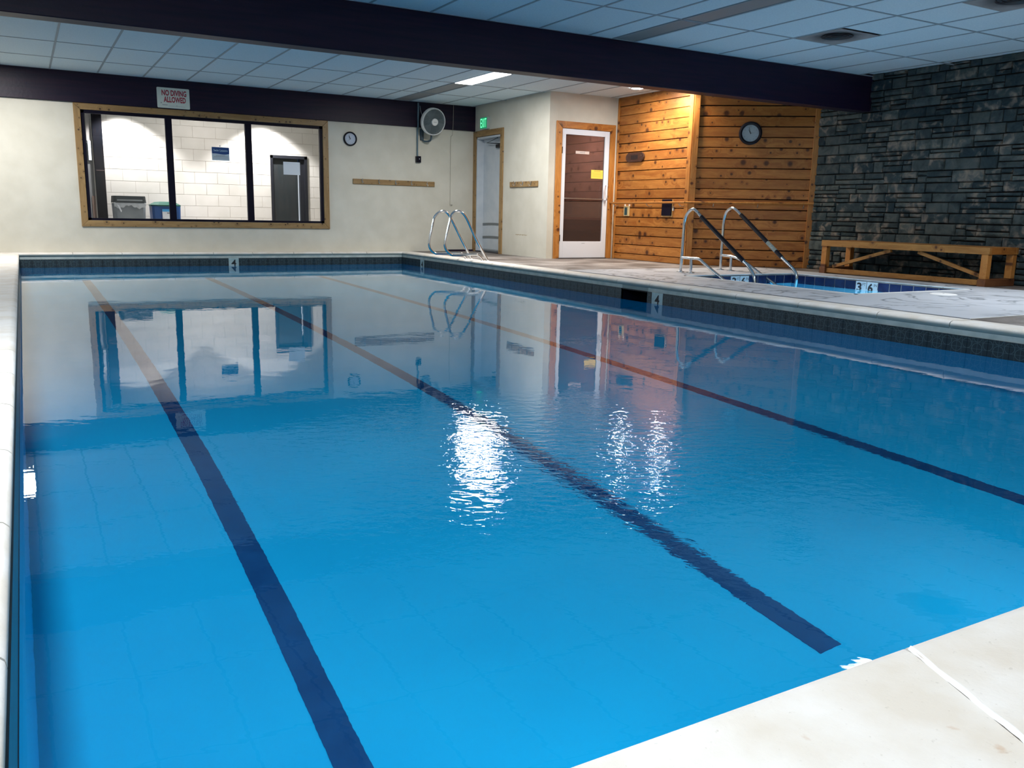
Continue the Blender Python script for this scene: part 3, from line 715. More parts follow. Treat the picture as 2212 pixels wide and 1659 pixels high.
while z < 2.56:
    h = min(rs.choice((0.115, 0.125, 0.135, 0.145)), 2.60-z); x = 0.0
    if 2.60-z-h < 0.05: h = 2.60-z
    while x < YW+2.55:
        wd_ = rs.choice((0.14, 0.2, 0.26, 0.32, 0.38, 0.44))*rs.uniform(0.9, 1.1)
        if rs.random() < 0.5: cells.append((x, x+wd_, z, z+h))
        else:
            f = rs.uniform(0.38, 0.62); cells += [(x, x+wd_, z, z+h*f)]
            if wd_ > 0.3 and rs.random() < 0.4: cells += [(x, x+wd_*0.45, z+h*f, z+h), (x+wd_*0.45, x+wd_, z+h*f, z+h)]
            else: cells += [(x, x+wd_, z+h*f, z+h)]
        x += wd_
    z += h
def stonevf(a, b, c, d, base):
    g = 0.0035; a += g; b -= g; c += g; d -= g; dep = rs.uniform(0.012, 0.040); j = lambda s: rs.uniform(-s, s)
    mx, mz = (a+b)/2, (c+d)/2; tl = j(0.008)
    ring = [(a, c), (mx, c), (b, c), (b, mz), (b, d), (mx, d), (a, d), (a, mz)]
    ring = [(x+j(0.003), z+j(0.0025)) for x, z in ring]
    cr = 0.012 if min(b-a, d-c) > 0.05 else 0.006
    sh = lambda x, z, s: (x+(mx-x)*s/(max(b-a, 0.01)/2), z+(mz-z)*s/(max(d-c, 0.01)/2))
    V = [(x, 0.013, z) for x, z in ring]
    V += [(*[sh(x, z, 0.002)[0]], -dep+0.010+j(0.002), sh(x, z, 0.002)[1]) for x, z in ring]
    V += [(sh(x, z, cr)[0]+j(0.002), -dep+tl*(x-mx)/(b-a)*2+j(0.003), sh(x, z, cr)[1]+j(0.002)) for x, z in ring]
    V += [(mx, -dep-0.003+j(0.003), mz)]
    Fc = []
    for r in range(2):
        for k in range(8): Fc.append((base+r*8+k, base+r*8+(k+1) % 8, base+r*8+8+(k+1) % 8, base+r*8+8+k))
    for k in range(8): Fc.append((base+16+k, base+16+(k+1) % 8, base+24))
    return V, Fc
def tone(me, vals):
    at = me.color_attributes.new('tone', 'FLOAT_COLOR', 'POINT'); at.data.foreach_set('color', vals)
def rtone(zc, xc):
    t = rs.random()**1.6; w_ = 1.0 if rs.random() < 0.55 else 0.2
    if rs.random() < 0.03: t = 2.2
    return t, w_
inview = [c for c in cells if c[0] < 3.65]; inview.sort(key=lambda c: -(c[1]-c[0])*(c[3]-c[2])*(1.0+0.12*c[0]))
solo, rest = inview[:298], inview[298:]+[c for c in cells if c[0] >= 3.65]
for c in solo:
    V, Fc = stonevf(*c, 0); o = add('stone', V, Fc, M_STONE, stone, MS); t, w_ = rtone(0, 0); tone(o.data, [t, w_, 0, 1]*len(V))
V, Fc, tv = [], [], []
for c in rest:
    v, f = stonevf(*c, len(V)); V += v; Fc += f; t, w_ = rtone(0, 0); tv += [t, w_, 0, 1]*len(v)
o = add('stones', V, Fc, M_STONE, stone, MS); tone(o.data, tv); o['kind'] = 'stuff'

# ---------------------------------------------------------------- window in the far wall
win = empty('window_1', ((WX0+WX1)/2, YF, WZ0), 'wide three pane interior window with black frame and knotty pine trim', kind='structure')
tw_ = 0.092
def casing(root, M, x0, x1, z0, z1, wdt, mh, mv, sill=True, y0=-0.022):
    """mitred casing boards around an opening; sill=False leaves the foot open"""
    def pc(nm, q, mat):
        V = [(x, y0, z) for x, z in q]+[(x, 0.002, z) for x, z in q]
        add(nm, V, [(0, 1, 2, 3), (7, 6, 5, 4), (0, 4, 5, 1), (1, 5, 6, 2), (2, 6, 7, 3), (3, 7, 4, 0)], mat, root, M, bevel=0.003)
    g = 0.001
    pc('casing', [(x0-wdt, z1+wdt), (x1+wdt, z1+wdt), (x1, z1+g), (x0, z1+g)], mh)
    zb = z0-wdt if sill else z0
    pc('casing', [(x0-wdt, zb), (x0-wdt, z1+wdt-g*2), (x0-g, z1), (x0-g, z0)], mv)
    pc('casing', [(x1+wdt, zb), (x1+wdt, z1+wdt-g*2), (x1+g, z1), (x1+g, z0)], mv)
    if sill: pc('casing', [(x0-wdt, z0-wdt), (x1+wdt, z0-wdt), (x1, z0-g), (x0, z0-g)], mh)
casing(win, MF, WX0, WX1, WZ0, WZ1, tw_, M_PINE, M_PINEV)
boxes('frame', [(WX0, WX0+0.045, 0.0, 0.06, WZ0, WZ1), (WX1-0.05, WX1, 0.0, 0.06, WZ0, WZ1), (WX0, WX1, 0.0, 0.06, WZ0, WZ0+0.035), (WX0, WX1, 0.0, 0.06, WZ1-0.045, WZ1)], M_BLACK, win, MF)
for a, b in ((2.005, 2.10), (3.192, 3.29)): box('mullion', a, b, -0.004, 0.062, WZ0+0.03, WZ1-0.04, M_BLACK, win, MF, bevel=0.002)
for a, b in ((WX0+0.04, 2.01), (2.095, 3.195), (3.285, WX1-0.045)): box('pane', a, b, 0.027, 0.033, WZ0+0.03, WZ1-0.04, M_GLASS, win, MF)
box('sill_reveal', WX0, WX1, 0.06, 0.19, WZ0-0.02, WZ0+0.006, M_WHITE, win, MF)

# hall beyond the window
HY, HZ, HC = 16.90, -0.30, 2.62
MH = wall_frame(0, HY, (1, 0))
M_BLOCK = noisy('painted_block', (0.70, 0.665, 0.62), (0.76, 0.72, 0.68), 4, 0.6, 0.001, 60)
M_BJOINT = simple('painted_joint', (0.55, 0.50, 0.46), 0.7)
DX0, DX1, DZ = 4.219, 4.930, 1.703
wb = holewall('wall_hall', MH, -0.6, 7.9, HZ, HC, [(DX0+0.01, DX1-0.01, HZ, DZ-0.01)], 0.2, M_BJOINT, 'white painted block wall of the hall behind the window')
bw, bh = 0.405, 0.2032; bmsh = None; row = 0; zz = HZ
while zz < HC-0.01:
    x = 0.6-(bw/2 if row % 2 else 0)
    while x < 6.8:
        a, b = x, x+bw; zt = min(zz+bh, HC)
        if not (b > DX0-0.005 and a < DX1+0.005 and zz < DZ):
            if zt-zz > bh-0.001 and bmsh: place(bpy.data.objects.new('block', bmsh), MH @ Matrix.Translation(((a+b)/2, -0.002, (zz+zt)/2)), wb)
            else:
                o = box('block', a+0.003, b-0.003, -0.004, 0.0, zz+0.003, zt-0.003, M_BLOCK, wb, MH, bevel=0.0012)
                if zt-zz > bh-0.001: bmsh = o.data
        elif zz < DZ:
            for p, q in ((a, min(b, DX0)), (max(a, DX1), b)):
                if q-p > 0.02: box('block', p+0.003, q-0.003, -0.004, 0.0, zz+0.003, zt-0.003, M_BLOCK, wb, MH)
            if zt > DZ+0.02:
                p, q = max(a, DX0), min(b, DX1)
                if q-p > 0.02: box('block', p+0.002, q-0.002, -0.004, 0.0, DZ+0.003, zt-0.003, M_BLOCK, wb, MH)
        x += bw
    zz += bh; row += 1
tag(box('floor', -0.6, 7.9, 14.49, 17.1, HZ-0.1, HZ, simple('hall_floor', (0.45, 0.42, 0.38), 0.5)), 'pale floor of the hall behind the window', kind='structure')
tag(box('ceiling', -0.6, 7.9, 14.49, 17.1, HC, HC+0.04, M_CEIL), 'plain ceiling of the hall behind the window', kind='structure')
tag(box('wall_hall', -0.7, 0.25, 14.49, 17.1, HZ, HC, simple('grey_hall_paint', (0.22, 0.24, 0.25), 0.6)), 'grey end wall of the hall, left of the window view', kind='structure')
tag(box('wall_hall', 7.9, 8.0, 14.49, 17.1, HZ, HC, M_WALL), 'end wall of the hall, right of the window view', kind='structure')
M_DKW = noisy('dark_walnut', (0.004, 0.006, 0.011), (0.010, 0.008, 0.011), 4, 0.6, stretch=(8, 8, 1), spec=0.1)
t = empty('door_3', (1.22, 16.8, HZ), 'near black open door leaf at the left of the hall seen through the window', kind='structure')
box('leaf', 1.169, 1.326, 16.80, 16.85, HZ, 2.5, M_DKW, t, bevel=0.003)
box('edge_strip', 1.150, 1.167, 16.83, 16.86, HZ, 2.5, simple('pale_edge', (0.62, 0.58, 0.55), 0.5), t)
box('mid_rail', 1.19, 1.328, 16.793, 16.802, 1.28, 1.295, simple('brown_rail', (0.10, 0.07, 0.07), 0.5), t)
box('passage_panel', 0.95, 1.148, 16.855, 16.875, HZ, HC, simple('grey_panel', (0.20, 0.20, 0.21), 0.6), t)
box('passage_panel', 1.075, 1.148, 16.84, 16.854, 1.78, HC, simple('pale_upper_panel', (0.38, 0.35, 0.34), 0.6), t)
box('hinge_plate', 1.085, 1.135, 16.83, 16.839, 1.45, 1.78, M_WHITE, t, bevel=0.004)
box('passage_rail', 1.095, 1.148, 16.845, 16.854, HZ, 0.85, simple('pinkish_wood', (0.24, 0.16, 0.135), 0.5), t)
t = empty('door_4', (4.57, HY, HZ), 'dark door with black frame in the white hall wall behind the window', kind='structure')
boxes('frame', [(DX0, DX0+0.045, -0.03, 0.12, HZ, DZ), (DX1-0.055, DX1, -0.03, 0.12, HZ, DZ), (DX0, DX1, -0.03, 0.12, DZ-0.055, DZ)], simple('near_black_frame', (0.012, 0.013, 0.02), 0.5), t, MH)
box('leaf', DX0+0.045, 4.752, 0.03, 0.07, HZ, DZ-0.055, noisy('dark_green_grey_door', (0.018, 0.026, 0.030), (0.032, 0.034, 0.036), 3, 0.5, stretch=(5, 5, .6)), t, MH)
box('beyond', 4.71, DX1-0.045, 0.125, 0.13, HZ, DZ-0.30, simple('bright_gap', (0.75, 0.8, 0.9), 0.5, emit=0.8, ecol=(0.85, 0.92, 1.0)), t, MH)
box('stop', 4.79, DX1-0.045, 0.02, 0.10, HZ, DZ-0.055, simple('near_black_stop', (0.012, 0.013, 0.02), 0.5), t, MH)
# sheets fixed to the window glass
MI2 = wall_frame(0, 14.3265, (1, 0))
t = tag(box('notice', 3.788, 4.062, -0.003, 0.0, 1.248, 1.452, M_PAPER, None, MI2), 'blank pale sheet stuck on the right window pane over the dark hall door', 'notice')
t = empty('wall_notice', (2.80, 14.345, 1.43), 'blue and white lesson sign hung on the middle window pane', 'sign')
box('board', 2.672, 2.938, -0.006, -0.001, 1.424, 1.626, simple('pale_blue_board', (0.50, 0.60, 0.68), 0.5), t, MI2)
V = []; n = 12
for i in range(n+1):
    x = 2.675+0.260*i/n; V += [(x, -0.0068, 1.528-0.009*math.sin(math.pi*(i/n))+0.005*math.sin(2*math.pi*i/n)), (x, -0.0068, 1.623)]
add('header', V, [(2*i, 2*i+2, 2*i+3, 2*i+1) for i in range(n)], simple('navy_header', (0.010, 0.055, 0.21), 0.5), t, MI2)
text('title', [('Swim Lessons', 2.805, 1.577, 0.215, 0.036, -0.0075, 0.01)], simple('pale_blue_ink', (0.45, 0.62, 0.75), 0.5), t, MI2)
boxes('fine_print', [(2.73, 2.87, -0.0075, -0.0068, 1.496, 1.501), (2.70, 2.915, -0.0075, -0.0068, 1.478, 1.484), (2.69, 2.92, -0.0075, -0.0068, 1.455, 1.459)], M_INKG, t, MI2)
lathe('hook', [(0.0, -0.02), (0.011, -0.018), (0.011, -0.004), (0.0, -0.003)], M_WHITEP, t, MI2, seg=16, cx=2.797, cz=1.644)
# bins
def bin_body(name, x0, x1, y0, y1, z0, z1, tp, mat, parent):
    V = []
    for z, s in ((z0, 1-tp), (z1, 1.0)):
        cx, cy = (x0+x1)/2, (y0+y1)/2; hx, hy = (x1-x0)/2*s, (y1-y0)/2*s
        for sx_, sy_ in ((-1, -.85), (-.85, -1), (.85, -1), (1, -.85), (1, .85), (.85, 1), (-.85, 1), (-1, .85)): V.append((cx+sx_*hx, cy+sy_*hy, z))
    return add(name, V, [(i, (i+1) % 8, 8+(i+1) % 8, 8+i) for i in range(8)]+[tuple(range(8)), tuple(range(8, 16))], mat, parent)
BYF = 16.16
t = empty('waste_bin', (1.63, 16.4, HZ), 'grey waste bin with a dark hooded lid and clear liner, behind the window', 'bin')
bin_body('body', 1.375, 1.880, BYF+.01, BYF+.46, HZ, 0.735, 0.16, noisy('grey_bin_plastic', (0.20, 0.23, 0.27), (0.25, 0.28, 0.32), 5, 0.5), t)
bin_body('lid', 1.380, 1.880, BYF, BYF+.47, 0.742, 0.857, -0.04, simple('dark_grey_lid', (0.035, 0.045, 0.055), 0.45), t)
V = []; n = 20
for i in range(n+1):
    x = 1.38+0.50*i/n; zb_ = 0.675-0.025*math.sin(i*0.5)+0.012*math.sin(i*1.9)
    V += [(x, BYF-.004, zb_), (x, BYF-.012-0.008*math.sin(i*1.7), (zb_+0.75)/2), (x, BYF-.002, 0.748)]
Fc = []
for i in range(n): Fc += [(3*i, 3*i+3, 3*i+4, 3*i+1), (3*i+1, 3*i+4, 3*i+5, 3*i+2)]
add('liner', V, Fc, simple('clear_liner', (0.50, 0.54, 0.60), 0.3), t, smooth=True)['label'] = 'pale plastic liner folded over the rim'
add('liner_tail', [(1.425, BYF-.015, 0.71), (1.455, BYF-.015, 0.70), (1.495, BYF-.018, 0.605), (1.48, BYF-.018, 0.58)], [(0, 1, 2, 3)], M_WHITE, t)
box('lid_flap', 1.43, 1.83, BYF-.008, BYF, 0.775, 0.798, M_GREYP, t)
t = empty('recycling_bin', (2.215, 16.4, HZ), 'blue recycling bin with a green lid, behind the window next to the grey one', 'bin')
bin_body('body', 1.981, 2.450, BYF+.02, BYF+.45, HZ, 0.698, 0.12, noisy('blue_bin_plastic', (0.008, 0.055, 0.20), (0.014, 0.075, 0.26), 4, 0.45), t)
V = []
for z, s in ((0.698, 1.08), (0.720, 1.09), (0.768, 0.72), (0.778, 0.3)):
    for k in range(12):
        a = 2*math.pi*k/12; r = 1/max(abs(math.cos(a)), abs(math.sin(a)))**0.8; V.append((2.2155+0.235*s*r*math.cos(a), BYF+.235+0.215*s*r*math.sin(a), z))
add('lid', V, [(12*j+k, 12*j+(k+1) % 12, 12*j+12+(k+1) % 12, 12*j+12+k) for j in range(3) for k in range(12)]+[tuple(range(12)), tuple(range(36, 48))], simple('green_lid', (0.008, 0.085, 0.06), 0.45), t)
lb = box('sticker', 2.141, 2.295, BYF+.005, BYF+.02, 0.445, 0.648, simple('sticker_white', (0.72, 0.76, 0.84), 0.5), t)
box('sticker_band', 2.141, 2.295, BYF, BYF+.006, 0.606, 0.648, simple('sticker_blue', (0.05, 0.33, 0.68), 0.5), lb)
boxes('sticker_print', [(2.216, 2.263, BYF, BYF+.006, 0.572, 0.591), (2.226, 2.273, BYF, BYF+.006, 0.459, 0.474), (2.156, 2.161, BYF, BYF+.006, 0.49, 0.51)], M_INKG, lb)

# ---------------------------------------------------------------- exit door (side wall)
d1 = empty('door_1', (X1, 13.74, 0), 'white exit door in a knotty pine casing, recessed in the side wall', kind='structure')
ex = lambda y: YF-y
M_COOLW = noisy('cool_white_paint', (0.50, 0.56, 0.62), (0.56, 0.61, 0.66), 6, 0.45)
casing(d1, ME, ex(14.195), ex(13.28), 0.0, 2.035, 0.10, M_PINE, M_PINEV, sill=False)
boxes('jamb', [(ex(14.20), ex(14.17), 0.0, 0.15, 0, 2.03), (ex(13.31), ex(13.28), 0.0, 0.15, 0, 2.03), (ex(14.20), ex(13.28), 0.0, 0.15, 2.0, 2.03)], M_COOLW, d1, ME)
lf = box('leaf', ex(14.17), ex(13.31), 0.135, 0.175, 0.02, 1.995, M_COOLW, d1, ME)
for z in (0.497, 0.262):
    V = []
    for i in range(13): 
        x = ex(14.165)+0.85*i/12; zz_ = z+0.012*math.sin(math.pi*i/12)
        V += [(x, 0.128, zz_-0.02), (x, 0.128, zz_+0.02), (x, 0.136, zz_-0.02), (x, 0.136, zz_+0.02)]
    Fc = []
    for i in range(12): Fc += [(4*i, 4*i+4, 4*i+5, 4*i+1), (4*i+1, 4*i+5, 4*i+7, 4*i+3), (4*i, 4*i+2, 4*i+6, 4*i+4)]
    add('bumper_strip', V, Fc, simple('grey_strip', (0.16, 0.18, 0.19), 0.5), lf, ME)
box('kick_strip', ex(14.16), ex(13.32), 0.125, 0.134, 0.03, 0.055, M_GREYP, lf, ME)
box('threshold', ex(14.19), ex(13.28), -0.01, 0.16, 0.0, 0.018, simple('bronze_threshold', (0.05, 0.05, 0.06), 0.3, 0.6), d1, ME)
cl = box('door_closer', ex(13.62), ex(13.33), 0.075, 0.135, 1.825, 1.885, M_BLACKP, d1, ME, bevel=0.006)
tube('closer_arm', [(ex(13.46), 0.09, 1.89), (ex(13.9), 0.05, 1.925), (ex(13.46), 0.03, 1.985)], 0.010, simple('closer_metal', (0.06, 0.08, 0.09), 0.4, 0.7), cl, ME, seg=8)
# exit sign
t = empty('exit_sign', (X1, 13.8, 2.15), 'green glowing EXIT sign over the white exit door', 'exit sign')
box('housing', ex(13.965), ex(13.70), -0.055, 0.0, 2.150, 2.355, simple('sign_housing', (0.42, 0.47, 0.47), 0.5), t, ME, bevel=0.004)
box('face', ex(13.958), ex(13.707), -0.060, -0.054, 2.158, 2.347, simple('green_face', (0.01, 0.12, 0.06), 0.5, emit=0.35, ecol=(0.03, 0.55, 0.25)), t, ME)
text('lettering', [('E', ex(13.915), 2.253, 0.052, 0.15, -0.0615), ('X', ex(13.855), 2.253, 0.055, 0.15, -0.0615), ('I', ex(13.805), 2.253, 0.016, 0.15, -0.0615), ('T', ex(13.75), 2.253, 0.055, 0.15, -0.0615)],
     simple('green_glow', (0.1, 0.9, 0.4), 0.5, emit=1.5, ecol=(0.16, 1.0, 0.45)), t, ME)

# ---------------------------------------------------------------- hook racks
def hook_rack(M, x0, x1, z0, z1, hooks, label, mat):
    t = empty('coat_rack', ((x0+x1)/2, 0, z0), label, 'coat rack', M=M)
    box('board', x0, x1, -0.022, 0.0, z0, z1, mat, t, M, bevel=0.004)
    for hx, hz in hooks:
        P = [(hx, -0.024, hz+0.03), (hx, -0.03, hz), (hx, -0.038, hz-0.022), (hx, -0.062, hz-0.026), (hx, -0.075, hz-0.006)]
        h = tube('hook', P, 0.0055, M_CHROME, t, M, seg=8, cat=4)
        tube('upper_prong', [(hx, -0.026, hz+0.02), (hx, -0.05, hz+0.03), (hx, -0.062, hz+0.045)], 0.005, M_CHROME, h, M, seg=8, cat=3)
hook_rack(MF, 4.957, 6.476, 1.139, 1.226, [(5.115, 1.19), (5.416, 1.188), (5.724, 1.184), (6.02, 1.18), (6.323, 1.175)], 'long knotty wooden coat rack with five hooks on the far wall', M_PINE)
hook_rack(ME, ex(12.917), ex(12.007), 1.133, 1.223, [(0.20+ex(12.917), 1.19), (0.46+ex(12.917), 1.185), (0.72+ex(12.917), 1.18)], 'short knotty wooden coat rack beside the exit door', M_PINE)

# ---------------------------------------------------------------- clocks
def clock(M, cx, cz, r, rim, label, face, tm):
    t = empty('wall_clock', (cx, 0, cz), label, 'clock', M=M)
    lathe('rim', [(r-rim, -0.012), (r-rim+0.004, -0.030), (r-rim*0.5, -0.040), (r-0.004, -0.030), (r, -0.012), (r, 0.0), (r-rim, 0.0)], M_BLACKP, t, M, cx=cx, cz=cz, seg=48)
    lathe('dial', [(0, -0.012), (r-rim+0.002, -0.012)], face, t, M, cx=cx, cz=cz, seg=48)
    rr = (r-rim)*0.80; k = []
    for i in range(1, 13):
        a = math.pi/2-2*math.pi*i/12; k.append((str(i), cx+rr*math.cos(a), cz+rr*math.sin(a), None, (r-rim)*0.16, -0.0128))
    text('numerals', k, M_INKG, t, M)
    def hand(nm, ang, ln, wd_):
        a = math.pi/2-ang; u = (math.cos(a), math.sin(a)); p = (-u[1], u[0]); b = -0.15*ln
        q = [(cx+u[0]*b+p[0]*wd_, cz+u[1]*b+p[1]*wd_), (cx+u[0]*b-p[0]*wd_, cz+u[1]*b-p[1]*wd_), (cx+u[0]*ln-p[0]*wd_*.5, cz+u[1]*ln-p[1]*wd_*.5), (cx+u[0]*ln+p[0]*wd_*.5, cz+u[1]*ln+p[1]*wd_*.5)]
        V = [(x, -0.016, z) for x, z in q]+[(x, -0.018, z) for x, z in q]
        add(nm, V, [(0, 1, 2, 3), (7, 6, 5, 4), (0, 4, 5, 1), (1, 5, 6, 2), (2, 6, 7, 3), (3, 7, 4, 0)], M_INK, t, M)
    hh, mm, ss = tm
    hand('hour_hand', 2*math.pi*(hh+mm/60)/12, (r-rim)*0.50, 0.0035); hand('minute_hand', 2*math.pi*mm/60, (r-rim)*0.74, 0.0025); hand('second_hand', 2*math.pi*ss/60, (r-rim)*0.6, 0.001)
clock(MF, 4.921, 1.877, 0.118, 0.026, 'small black rimmed clock on the cream wall right of the window', simple('cool_dial', (0.42, 0.50, 0.62), 0.5), (10, 57, 38))
clock(MG, 0.81, 1.901, 0.163, 0.046, 'large round clock with thick black rim on the cedar wall', simple('grey_dial', (0.40, 0.48, 0.52), 0.5), (10, 57, 14))

# ---------------------------------------------------------------- no diving sign on the far beam
t = empty('warning_sign', (2.14, YF-0.05, 2.15), 'white NO DIVING ALLOWED sign on the far dark beam above the window', 'sign')
MB = wall_frame(0, YF-0.046, (1, 0))
s = 0.9966; sx0, sx1, sz0, sz1 = 1.905, 2.368, 2.153, 2.447
V = []; 
for (cx, cz, a0) in ((sx1-.014, sz1-.014, 0), (sx0+.014, sz1-.014, 90), (sx0+.014, sz0+.014, 180), (sx1-.014, sz0+.014, 270)):
    for k in range(4): a = R(a0+30*k); V.append((cx+.014*math.cos(a), cz+.014*math.sin(a)))
add('board', [(x, -0.006, z) for x, z in V]+[(x, 0, z) for x, z in V], [tuple(range(16)), tuple(range(31, 15, -1))]+[(i, (i+1) % 16, 16+(i+1) % 16, 16+i) for i in range(16)], M_SIGN, t, MB)
mx = (sx0+sx1)/2
text('lettering', [('NO DIVING', mx+0.012, 2.373, 0.352, 0.085, -0.0068, 0.035), ('ALLOWED', mx+0.018, 2.278, 0.315, 0.085, -0.0068, 0.035)], M_RED, t, MB)
boxes('fine_print', [(1.975, 2.05, -0.0068, -0.006, 2.192, 2.200), (2.06, 2.30, -0.0066, -0.006, 2.183, 2.186), (2.175, 2.185, -0.0068, -0.006, 2.19, 2.198), (1.955, 1.965, -0.0068, -0.006, 2.215, 2.235)], M_INKG, t, MB)

# ---------------------------------------------------------------- wall fan, conduit, cord
t = empty('wall_fan', (6.30, YF, 1.95), 'white rimmed grey wall fan hanging near the ceiling beside the exit corner', 'fan')
fc = Vector((6.315, 14.0, 2.228)); tz = Matrix.Translation(fc) @ Matrix.Rotation(R(6), 4, 'Z') @ Matrix.Rotation(R(12), 4, 'X')
FR = 0.222
lathe('rim', [(FR-0.018, -0.035), (FR, -0.040), (FR+0.008, -0.02), (FR+0.008, 0.03), (FR-0.002, 0.045), (FR-0.018, 0.035), (FR-0.012, 0.0), (FR-0.018, -0.035)], M_WHITEP, t, tz, seg=56)
M_GRILL = simple('grey_grille_wire', (0.22, 0.27, 0.29), 0.4, 0.3)
V, Fc = [], []
for i in range(27):
    r = 0.055+0.006*i; dpt = -0.055+0.018*((r-0.05)/0.16)**2
    P = [(r*math.cos(2*math.pi*k/36), dpt, r*math.sin(2*math.pi*k/36)) for k in range(37)]
    v, f = tubevf(P, 0.0017, 4, len(V)); V += v; Fc += f
for k in range(24):
    a = 2*math.pi*k/24; P = [((0.05+0.17*s_)*math.cos(a+0.6*s_), -0.057+0.02*s_*s_, (0.05+0.17*s_)*math.sin(a+0.6*s_)) for s_ in (0, .33, .66, 1)]
    v, f = tubevf(P, 0.0016, 4, len(V)); V += v; Fc += f
add('front_grille', V, Fc, M_GRILL, t, tz, smooth=True)
lathe('hub_badge', [(0.0, -0.076), (0.052, -0.076), (0.060, -0.070), (0.060, -0.050)], M_WHITEP, t, tz, seg=32)
text('badge_mark', [('------', 0, 0, 0.055, 0.008, -0.0768)], M_INKG, t, tz)
for k in range(3):
    a0 = 2*math.pi*k/3; V, Fc = [], []
    for i in range(7):
        r = 0.04+0.155*i/6
        for j in range(5):
            a = a0+(j-2)*0.24*(0.8+0.3*i/6)-0.2*i/6; V.append((r*math.cos(a), -0.005+0.012*(j-2)*0.8, r*math.sin(a)))
    for i in range(6):
        for j in range(4): Fc.append((i*5+j, i*5+j+1, i*5+6+j, i*5+5+j))
    add('blade', V, Fc, simple('blade_grey', (0.16, 0.20, 0.23), 0.4), t, tz, smooth=True)
lathe('rear_guard', [(0.0, 0.075), (0.06, 0.075), (0.14, 0.062), (FR-0.015, 0.038)], simple('rear_guard_grey', (0.075, 0.10, 0.115), 0.6), t, tz, seg=40)
lathe('motor', [(0.0, 0.16), (0.05, 0.155), (0.065, 0.13), (0.07, 0.075), (0.0, 0.075)], M_GREYP, t, tz, seg=24)
M_ARM = simple('blue_grey_arm', (0.045, 0.075, 0.10), 0.45)
tube('arm', [(6.30, 14.10, 2.17), (6.335, 14.12, 2.02), (6.335, 14.13, 1.95), (6.32, 14.16, 1.915), (6.27, 14.22, 1.91), (6.235, 14.26, 1.93), (6.225, 14.27, 2.02), (6.225, 14.275, 2.09)], 0.015, M_ARM, t, seg=10, cat=4)
box('wall_plate', 6.195, 6.26, 14.262, 14.30, 1.93, 2.12, M_ARM, t, bevel=0.006)
tube('cord', [(6.17, 14.235, 2.50), (6.175, 14.2, 2.40), (6.20, 14.15, 2.30), (6.26, 14.12, 2.24)], 0.004, M_GREYP, t, seg=6, cat=5)
t = empty('wall_conduit', (6.13, YF, 1.6), 'grey electrical conduit running down to a black switch box left of the fan', 'conduit')
tube('pipe', [(6.140, YF-0.062, 2.55), (6.138, YF-0.060, 2.16), (6.142, YF-0.022, 2.08), (6.142, YF-0.02, 1.655)], 0.0145, simple('conduit_grey', (0.12, 0.19, 0.23), 0.5), t, seg=10)
sb = box('switch_box', 6.108, 6.185, YF-0.05, YF, 1.545, 1.652, M_BLACKP, t, bevel=0.005)
box('cover_plate', 6.128, 6.198, YF-0.056, YF-0.049, 1.545, 1.655, M_BLACK, t, bevel=0.004)
box('toggle', 6.160, 6.168, YF-0.066, YF-0.055, 1.60, 1.615, M_WHITEP, t)
t = empty('pull_cord', (6.81, YF-0.06, 0.83), 'thin pale pull cord hanging down the far wall right of the fan', 'cord')
tube('string', [(6.82, YF-0.055, 2.56), (6.815, YF-0.055, 2.2), (6.805, YF-0.05, 2.05), (6.79, YF-0.012, 1.98), (6.788, YF-0.01, 1.4), (6.785, YF-0.012, 0.86), (6.79, YF-0.02, 0.835), (6.805, YF-0.03, 0.825)], 0.0035, simple('cord_tan', (0.35, 0.33, 0.27), 0.7), t, seg=6, cat=3)
tube('pull_end', [(6.803, YF-0.03, 0.826), (6.818, YF-0.032, 0.828)], 0.008, simple('cord_knot', (0.10, 0.08, 0.06), 0.7), t, seg=8)

# ---------------------------------------------------------------- glass door
d2 = empty('door_2', (7.96, Y1, 0), 'white framed bronze glass door in a knotty cedar casing', kind='structure')
dx = lambda x: x-X1
casing(d2, MD, dx(7.50), dx(8.425), 0.0, 2.035, 0.105, M_CEDAR, M_CEDARV, sill=False)
a, b = dx(7.507), dx(8.418)
boxes('leaf_frame', [(a, dx(7.574), -0.012, 0.03, 0.012, 2.03), (dx(8.33), b, -0.012, 0.03, 0.012, 2.03), (dx(7.574), dx(8.33), -0.012, 0.03, 1.945, 2.03), (dx(7.574), dx(8.33), -0.012, 0.03, 0.012, 0.276)], M_WHITE, d2, MD, bevel=0.002)
box('pane', dx(7.572), dx(8.332), 0.006, 0.012, 0.274, 1.947, M_DGLASS, d2, MD)
box('push_bar', dx(7.574), dx(8.33), -0.022, -0.004, 0.948, 0.966, M_STEEL, d2, MD, bevel=0.003)
tube('pull_handle', [(dx(8.375), -0.012, 1.185), (dx(8.372), -0.06, 1.18), (dx(8.345), -0.085, 1.155), (dx(8.335), -0.09, 1.07), (dx(8.345), -0.085, 0.985), (dx(8.372), -0.06, 0.955), (dx(8.375), -0.012, 0.95)], 0.011, M_WHITE, d2, MD, seg=10, cat=4)
for z in (1.70, 0.33): box('hinge', dx(7.496), dx(7.512), -0.022, 0.0, z-0.05, z+0.05, M_BLACKP, d2, MD)
box('threshold', dx(7.49), dx(8.43), -0.03, 0.12, 0.0, 0.012, simple('dark_threshold', (0.03, 0.03, 0.035), 0.4), d2, MD)
text('maker_plate', [('-----', dx(7.97), 0.245, 0.06, 0.006, -0.0128)], M_INKG, d2, MD)
t = empty('door_label', (7.905, Y1, 1.66), 'small white label on the upper pane of the glass door', 'label')
box('strip', dx(7.775), dx(8.035), 0.001, 0.005, 1.658, 1.702, simple('label_white', (0.62, 0.52, 0.48), 0.5), t, MD)
text('lettering', [('MENS', dx(7.905), 1.680, 0.095, 0.024, 0.0003)], M_INKG, t, MD)
t = empty('notice', (8.2, Y1, 1.28), 'yellow notice taped to the glass door near the handle', 'notice')
